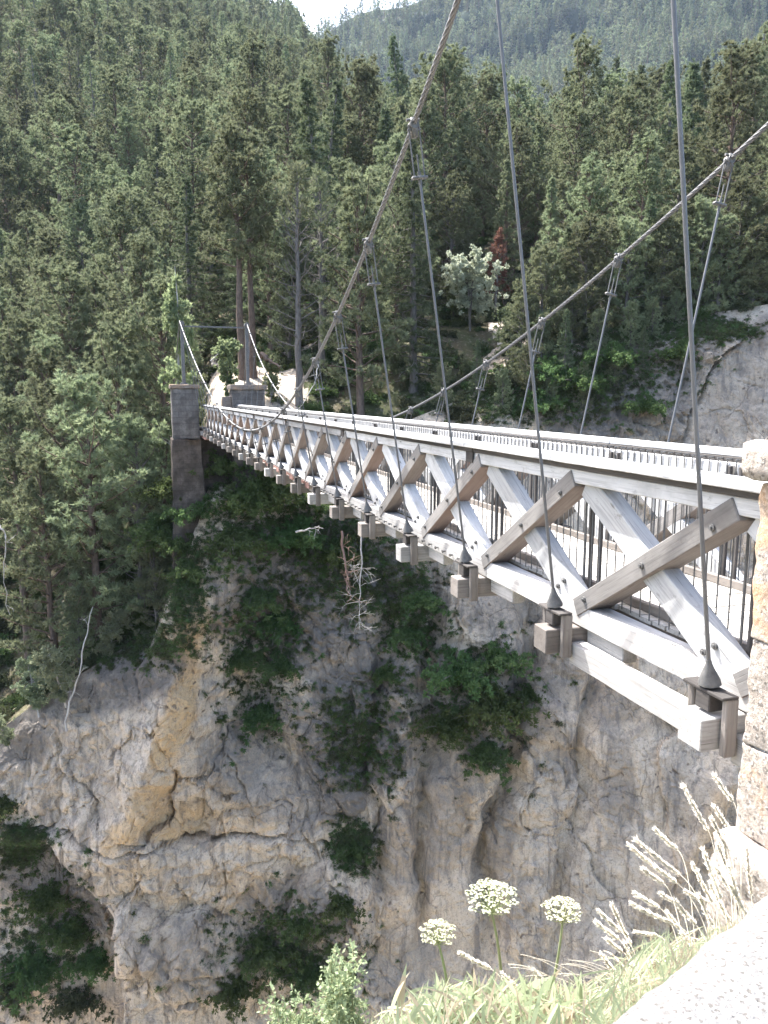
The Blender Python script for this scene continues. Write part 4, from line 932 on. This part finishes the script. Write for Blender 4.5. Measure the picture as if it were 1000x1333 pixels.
#__NEAR__
# near bank
def bank_z(X,Y):
    base=-1.98+.36*sst(.6,1.3,X)+.0*Y
    return base-sst(1.95,3.0,Y-.12*X)*9-sst(.55,-.6,X)*.0-np.clip(-(X)-.3,0,3)*.9+.12*(1.9-Y)
def build_bank():
    xs=np.linspace(-14,14,240); ys=np.concatenate([np.linspace(-12,.5,20),np.linspace(.6,5,90)]); X,Y=np.meshgrid(xs,ys); Z=bank_z(X,Y)
    P=np.stack([X,Y,Z],-1).reshape(-1,3); P[:,2]+=fbm(P,2.5,4,3)*.05
    bt=P[-len(xs):].copy(); bt[:,2]=-72; bt[:,1]+=4; P=np.concatenate([P,bt]); n=len(xs); idx=np.arange(len(P)).reshape(-1,n)
    Fq=np.stack([idx[:-1,:-1],idx[:-1,1:],idx[1:,1:],idx[1:,:-1]],-1).reshape(-1,4)
    tag(link('near_bank',mesh('near_bank',P,Fq,M['bank'])),'near bank of the gorge under the viewer','ground',kind='structure')
build_bank()
# river bed far below
b=MB(); b.add([(-200,-20,-71.5),(200,-20,-71.5),(200,80,-71.5),(-200,80,-71.5)],[(0,1,2,3)]); tag(link('river_bed',b.mesh('river_bed',M['rock'],False)),'gorge floor far below','ground',kind='structure')
# parapet coping stone, lower right
def coping():
    ed=[at(1060,1120,1.25),at(1000,1172,1.1),at(935,1217,1.0),at(875,1275,.92),at(835,1305,.88),at(800,1334,.85),at(740,1400,.79),at(660,1500,.72)]
    ed=np.array(ed); z0=-.72; ed=ed*(z0/ed[:,2])[:,None]
    t=np.linspace(0,len(ed)-1,90); E=np.stack([np.interp(t,range(len(ed)),ed[:,k]) for k in range(3)],1); k=9; pad=np.pad(E,((k,k),(0,0)),mode='edge'); E=np.array([pad[i:i+2*k+1].mean(0) for i in range(len(E))])
    inn=np.array([.62,-.78,0]); rows=[]
    prof=[(0.02,-.5),(.0,-.3),(-.004,-.12),(.004,-.07),(.018,-.035),(.04,-.014),(.08,-.003)]+[(.12+.02*i,0) for i in range(30)]
    for a,h in prof: rows.append(E+inn*(a-.04)+np.array([0,0,h]))
    P=np.array(rows); nv,nu=P.shape[:2]; P=P.reshape(-1,3); P+=np.stack([fbm(P,9,4,1),fbm(P,9,4,5),fbm(P,12,5,9)],1)*np.array([.006,.006,.008])
    idx=np.arange(nv*nu).reshape(nv,nu); Fq=np.stack([idx[:-1,:-1],idx[:-1,1:],idx[1:,1:],idx[1:,:-1]],-1).reshape(-1,4)
    o=link('parapet_stone',mesh('parapet_stone',P,Fq,M['coping'])); tag(o,'sunlit pale coping stone of the parapet in the bottom right corner','stone')
coping()
# foreground plants
def V3(px,py,Y): return at(px,py,Y)
def umbel(px,py,rp,Y,sx,sy,label,seed):
    r=np.random.RandomState(seed); c=V3(px,py,Y); rad=rp/F*Y; base=V3(sx,sy,Y); o=empty('umbel_flower',base); tag(o,label,'flower','white umbel flowers'); 
    hub=c+np.array([.0,0,-rad*.75]); b=MB(); mid=(base+hub)/2+np.array([.006,0,0]); tq=np.linspace(0,1,12)[:,None]; pts=(1-tq)**2*base+2*tq*(1-tq)*mid+tq**2*hub; b.tube(pts,np.linspace(.0042,.003,12),8); link('stem',b.mesh('stem',M['stem']),o,loc=-base)
    b=MB(); f=MB(); n=34
    for i in range(n):
        q=math.sqrt((i+.5)/n); an=i*2.399; e=np.array([math.cos(an)*q*rad,math.sin(an)*q*rad,rad*(.28-.42*q*q)+r.normal()*.002])+c
        m=hub+(e-hub)*.5+np.array([math.cos(an),math.sin(an),-.2])*q*rad*.12
        b.tube([hub,m,e],.0009,5)
        for j in range(13):
            v=r.normal(size=3); v/=np.linalg.norm(v); v[2]=abs(v[2])*.6; ee=e+v*rad*.15; b.tube([e,ee],.0004,3,0,False)
            # five-petalled floret
            nn=np.array([v[0]*.5,v[1]*.5,1.]); nn/=np.linalg.norm(nn); a=np.cross(nn,[1,.2,0]); a/=np.linalg.norm(a); d=np.cross(nn,a); s=rad*.046*r.uniform(.7,1.2)
            for p in range(5):
                t=p*1.2566+r.uniform(0,.5); dd=math.cos(t)*a+math.sin(t)*d; ss=-math.sin(t)*a+math.cos(t)*d
                f.add([ee,ee+dd*s*.7+ss*s*.42,ee+dd*s*1.2+nn*s*.2,ee+dd*s*.7-ss*s*.42],[(0,1,2,3)])
    for i in range(6):
        an=i*1.05; b.tube([hub,hub+np.array([math.cos(an)*.5,math.sin(an)*.5,-.35])*rad*.5],[.001,.0004],4)
    link('flower_ray',b.mesh('rays',M['stem']),o,loc=-base); link('floret',f.mesh('florets',M['umbel'],False),o,loc=-base)
umbel(641,1166,37,1.95,652,1262,'largest white umbel flower, standing in the middle of the foreground',1)
umbel(733,1183,28,1.9,718,1290,'open white umbel flower on a long thin stem, right of the largest one',2)
umbel(571,1212,26,1.9,583,1290,'lowest white umbel flower on a short stem, left of the largest one',3)
PLUM=[(890,1024,922,1081),(931,1010,955,1044),(931,1050,948,1078),(853,1079,883,1107),(820,1100,881,1149),(828,1092,886,1139),(838,1131,865,1151),(828,1163,859,1182),(824,1177,878,1202),(927,1067,949,1107),(916,1107,939,1170),(903,1126,928,1176),(861,1163,882,1176),(797,1178,822,1231),(780,1186,809,1213),(776,1200,806,1223),(894,1161,920,1173),(910,1165,928,1205),(941,1083,949,1139),(971,1104,978,1165),(828,1213,857,1218),(846,1252,886,1253),(822,1255,856,1290),(783,1242,806,1271),(880,1173,907,1205),(931,1128,960,1170),(949,1128,965,1181),(790,1222,812,1240),(935,1100,955,1150),(925,1150,950,1200),(950,1150,975,1195),(870,1188,905,1235),(600,1240,640,1262),(694,1262,735,1300),(655,1268,680,1290),(813,1228,835,1262)]
where=['tall','leaning','short','arching']
for i,(x0,y0,x1,y1) in enumerate(PLUM):
    r=np.random.RandomState(100+i); Y=1.75+r.uniform(0,.3); tip=V3(x0,y0,Y-.03); b0=V3(x1,y1,Y); gx=x1+(x1-x0)*.9+r.uniform(-6,6) if x1<900 else x1+8; gy=max(1262,y1+70)
    g=V3(gx,gy,Y+.05); o=empty('feather_grass',g)
    side='beside the near pier' if x0>900 else 'at the right of the foreground tuft' if x0>840 else 'at the left of the foreground tuft' if x0>770 else 'among the leaves under the umbel flowers'
    lean='nearly upright' if abs(x1-x0)<abs(y1-y0)*.5 else 'steeply leaning' if abs(x1-x0)<abs(y1-y0)*1.05 else 'almost horizontal'
    lng=math.hypot(x1-x0,y1-y0); ln='long' if lng>58 else 'mid-length' if lng>40 else 'short'
    tag(o,f'{ln} cream feathery grass head, {lean}, {side}','grass stalk','feathery grass heads, '+ln+' '+lean+' '+side)
    b=MB(); tq=np.linspace(0,1,14)[:,None]; m=b0+(b0-tip)*.6; st=(1-tq)**2*g+2*tq*(1-tq)*m+tq**2*b0; b.tube(st,np.linspace(.0014,.0009,14),5); link('stem',b.mesh('stem',M['plume']),o,loc=-g)
    f=MB(); ax=tip-b0; L=np.linalg.norm(ax); ax/=L; n=int(95*max(.7,L/.1)); q=r.uniform(0,1,n); wob=np.array([0,0,1.])*np.sin(q*3)[:,None]*.05*L; C=b0+ax*(q*L)[:,None]-wob*.5+r.normal(size=(n,3))*.0018
    blades(f,C,np.repeat(ax[None],n,0)*1.5,6,.013,.0010,r,0,.5)
    blades(f,C,np.repeat(ax[None],n,0)*1.5,2,.010,.0022,r,0,.35,0,True)
    link('seed_head',f.mesh('plume',M['plume'],False),o,loc=-g)
def leafmat():
    r=np.random.RandomState(9); b=MB()
    def blade(root,d,L,W,droop,n=6):
        d=np.array(d,float); d/=np.linalg.norm(d); s=np.cross(d,[0,-.6,1.]); s=s/(np.linalg.norm(s)+1e-6); s=s+r.normal(size=3)*.35; s/=np.linalg.norm(s); p=np.array(root,float); V=[]
        for i in range(n+1):
            t=i/n; w=W*(math.sin(math.pi*min(1,t*.85+.12))**.7)*(1-t**4); V+= [p-s*w,p+s*w]; d=d+np.array([0,0,-droop/n]); d/=np.linalg.norm(d); p=p+d*L/n
        b.add(V,[(2*i,2*i+1,2*i+3,2*i+2) for i in range(n)])
    for i in range(5200):
        px=r.uniform(430,965); Y=r.uniform(1.5,2.25); yt=np.interp(px,[430,480,560,640,720,770,800,850,905,960],[1335,1315,1262,1258,1262,1262,1238,1200,1195,1180])+r.uniform(0,95)+abs(r.normal())*8
        tip=V3(px,yt,Y); L=r.uniform(.09,.2); dx=r.normal()*.45; d=np.array([dx,r.normal()*.3,1.]); root=tip-d/np.linalg.norm(d)*L
        blade(root,d,L,r.uniform(.0018,.0055) if px<780 else r.uniform(.001,.0028),r.uniform(.1,1.1))
    for i in range(26):
        px=r.uniform(520,760); tip=V3(px,r.uniform(1250,1285),1.7); d=np.array([r.normal()*.35,0,1.]); blade(tip-d*.14,d,.15,.011,r.uniform(.3,1.3),8)
    for i in range(15):
        px=r.uniform(690,800); p=V3(px+60,1300,1.8); t=V3(px-30,r.uniform(1236,1275),1.8); m=(p+t)/2+np.array([0,0,.05]); q=np.linspace(0,1,10)[:,None]; b.tube((1-q)**2*p+2*q*(1-q)*m+q*q*t,.0008,4,1,False)
    gm=b.mesh('grass_tuft',[M['grass'],M['plume'],M['straw']],False); mi=np.empty(len(gm.polygons),np.int32); gm.polygons.foreach_get('material_index',mi); kk=np.arange(len(mi))//6; mi[(mi==0)&(rs.uniform(0,1,kk.max()+1)[kk]<.28)]=2; gm.polygons.foreach_set('material_index',mi); o=link('grass_tuft',gm); tag(o,'bright green leafy grass filling the bottom edge of the foreground','grass',kind='stuff')
leafmat()
def near_shrub(px,py,Y,s,label):
    r=np.random.RandomState(int(px)); e=empty('leafy_shrub',V3(px,1400,Y)); base=np.array(e.location); tag(e,label,'shrub'); T=MB(); C=MB()
    for k in range(11):
        top=V3(px+r.uniform(-55,38)*s,py+r.uniform(0,110),Y+r.uniform(-.1,.1)); pts=np.array([base,(base+top)/2+r.normal(size=3)*.03,top])-base; q=np.linspace(0,2,12); w=np.stack([np.interp(q,[0,1,2],pts[:,j]) for j in range(3)],1); T.tube(w,np.linspace(.005,.0012,12),5)
        for i in range(5,12):
            for j in range(3):
                d=r.normal(size=3); d/=np.linalg.norm(d); tw=bend(w[i],d,.05,3,r); T.tube(tw,.0008,3,0,False); blades(C,tw,np.repeat(d[None],4,0),4,.015,.0042,r,.1,1.,0,True)
    link('stem',T.mesh('stem',M['stem']),e); link('foliage',C.mesh('leaves',M['limegreen'],False),e)
near_shrub(470,1238,1.9,.9,'airy light green small-leaved shrub at the bottom of the picture left of the flowers')
near_shrub(405,1300,2.0,.9,'low light green shrub cut by the bottom edge, left of the airy one')
# ------------------------------------------------------------------ air, sky, sun
def haze():
    b=MB(); b.box((-1600,-40,-73),(1600,1750,1150)); s=NT('air'); v=s.n('ShaderNodeVolumePrincipled',Density=HAZE,Anisotropy=.0); v.inputs['Color'].default_value=(.60,.76,1,1)
    s.link(v.outputs[0],s.out.inputs['Volume']); tag(link('haze',b.mesh('haze',s.m,False)),'thin bluish summer air between the viewer and the far mountain','haze',kind='stuff')
HAZE=.00006
haze()
SE,SA=R(57),R(42)   # elevation; azimuth left of the view direction
sd=Vector((-math.sin(SA)*math.cos(SE),math.cos(SA)*math.cos(SE),math.sin(SE)))
sun=bpy.data.lights.new('sun','SUN'); sun.energy=4; sun.angle=R(.5); sun.color=(1,.98,.95); so=bpy.data.objects.new('sun',sun); COL.objects.link(so); so.rotation_euler=sd.to_track_quat('Z','Y').to_euler()
w=bpy.data.worlds.new('World'); sc.world=w; w.use_nodes=True; nt=w.node_tree; sky=nt.nodes.new('ShaderNodeTexSky'); sky.sky_type='NISHITA'; sky.sun_disc=False; sky.sun_elevation=SE; sky.sun_rotation=-SA; sky.air_density=1; sky.dust_density=4.5; sky.ozone_density=1
bg=nt.nodes['Background']; nt.links.new(sky.outputs[0],bg.inputs[0]); bg.inputs[1].default_value=.15
sc.view_settings.view_transform='Standard'; sc.view_settings.look='None'; sc.view_settings.gamma=1; sc.view_settings.exposure=2.2
sc.cycles.max_bounces=6; sc.cycles.diffuse_bounces=3; sc.cycles.transmission_bounces=4; sc.cycles.volume_bounces=0; sc.cycles.transparent_max_bounces=4; sc.cycles.sample_clamp_indirect=4
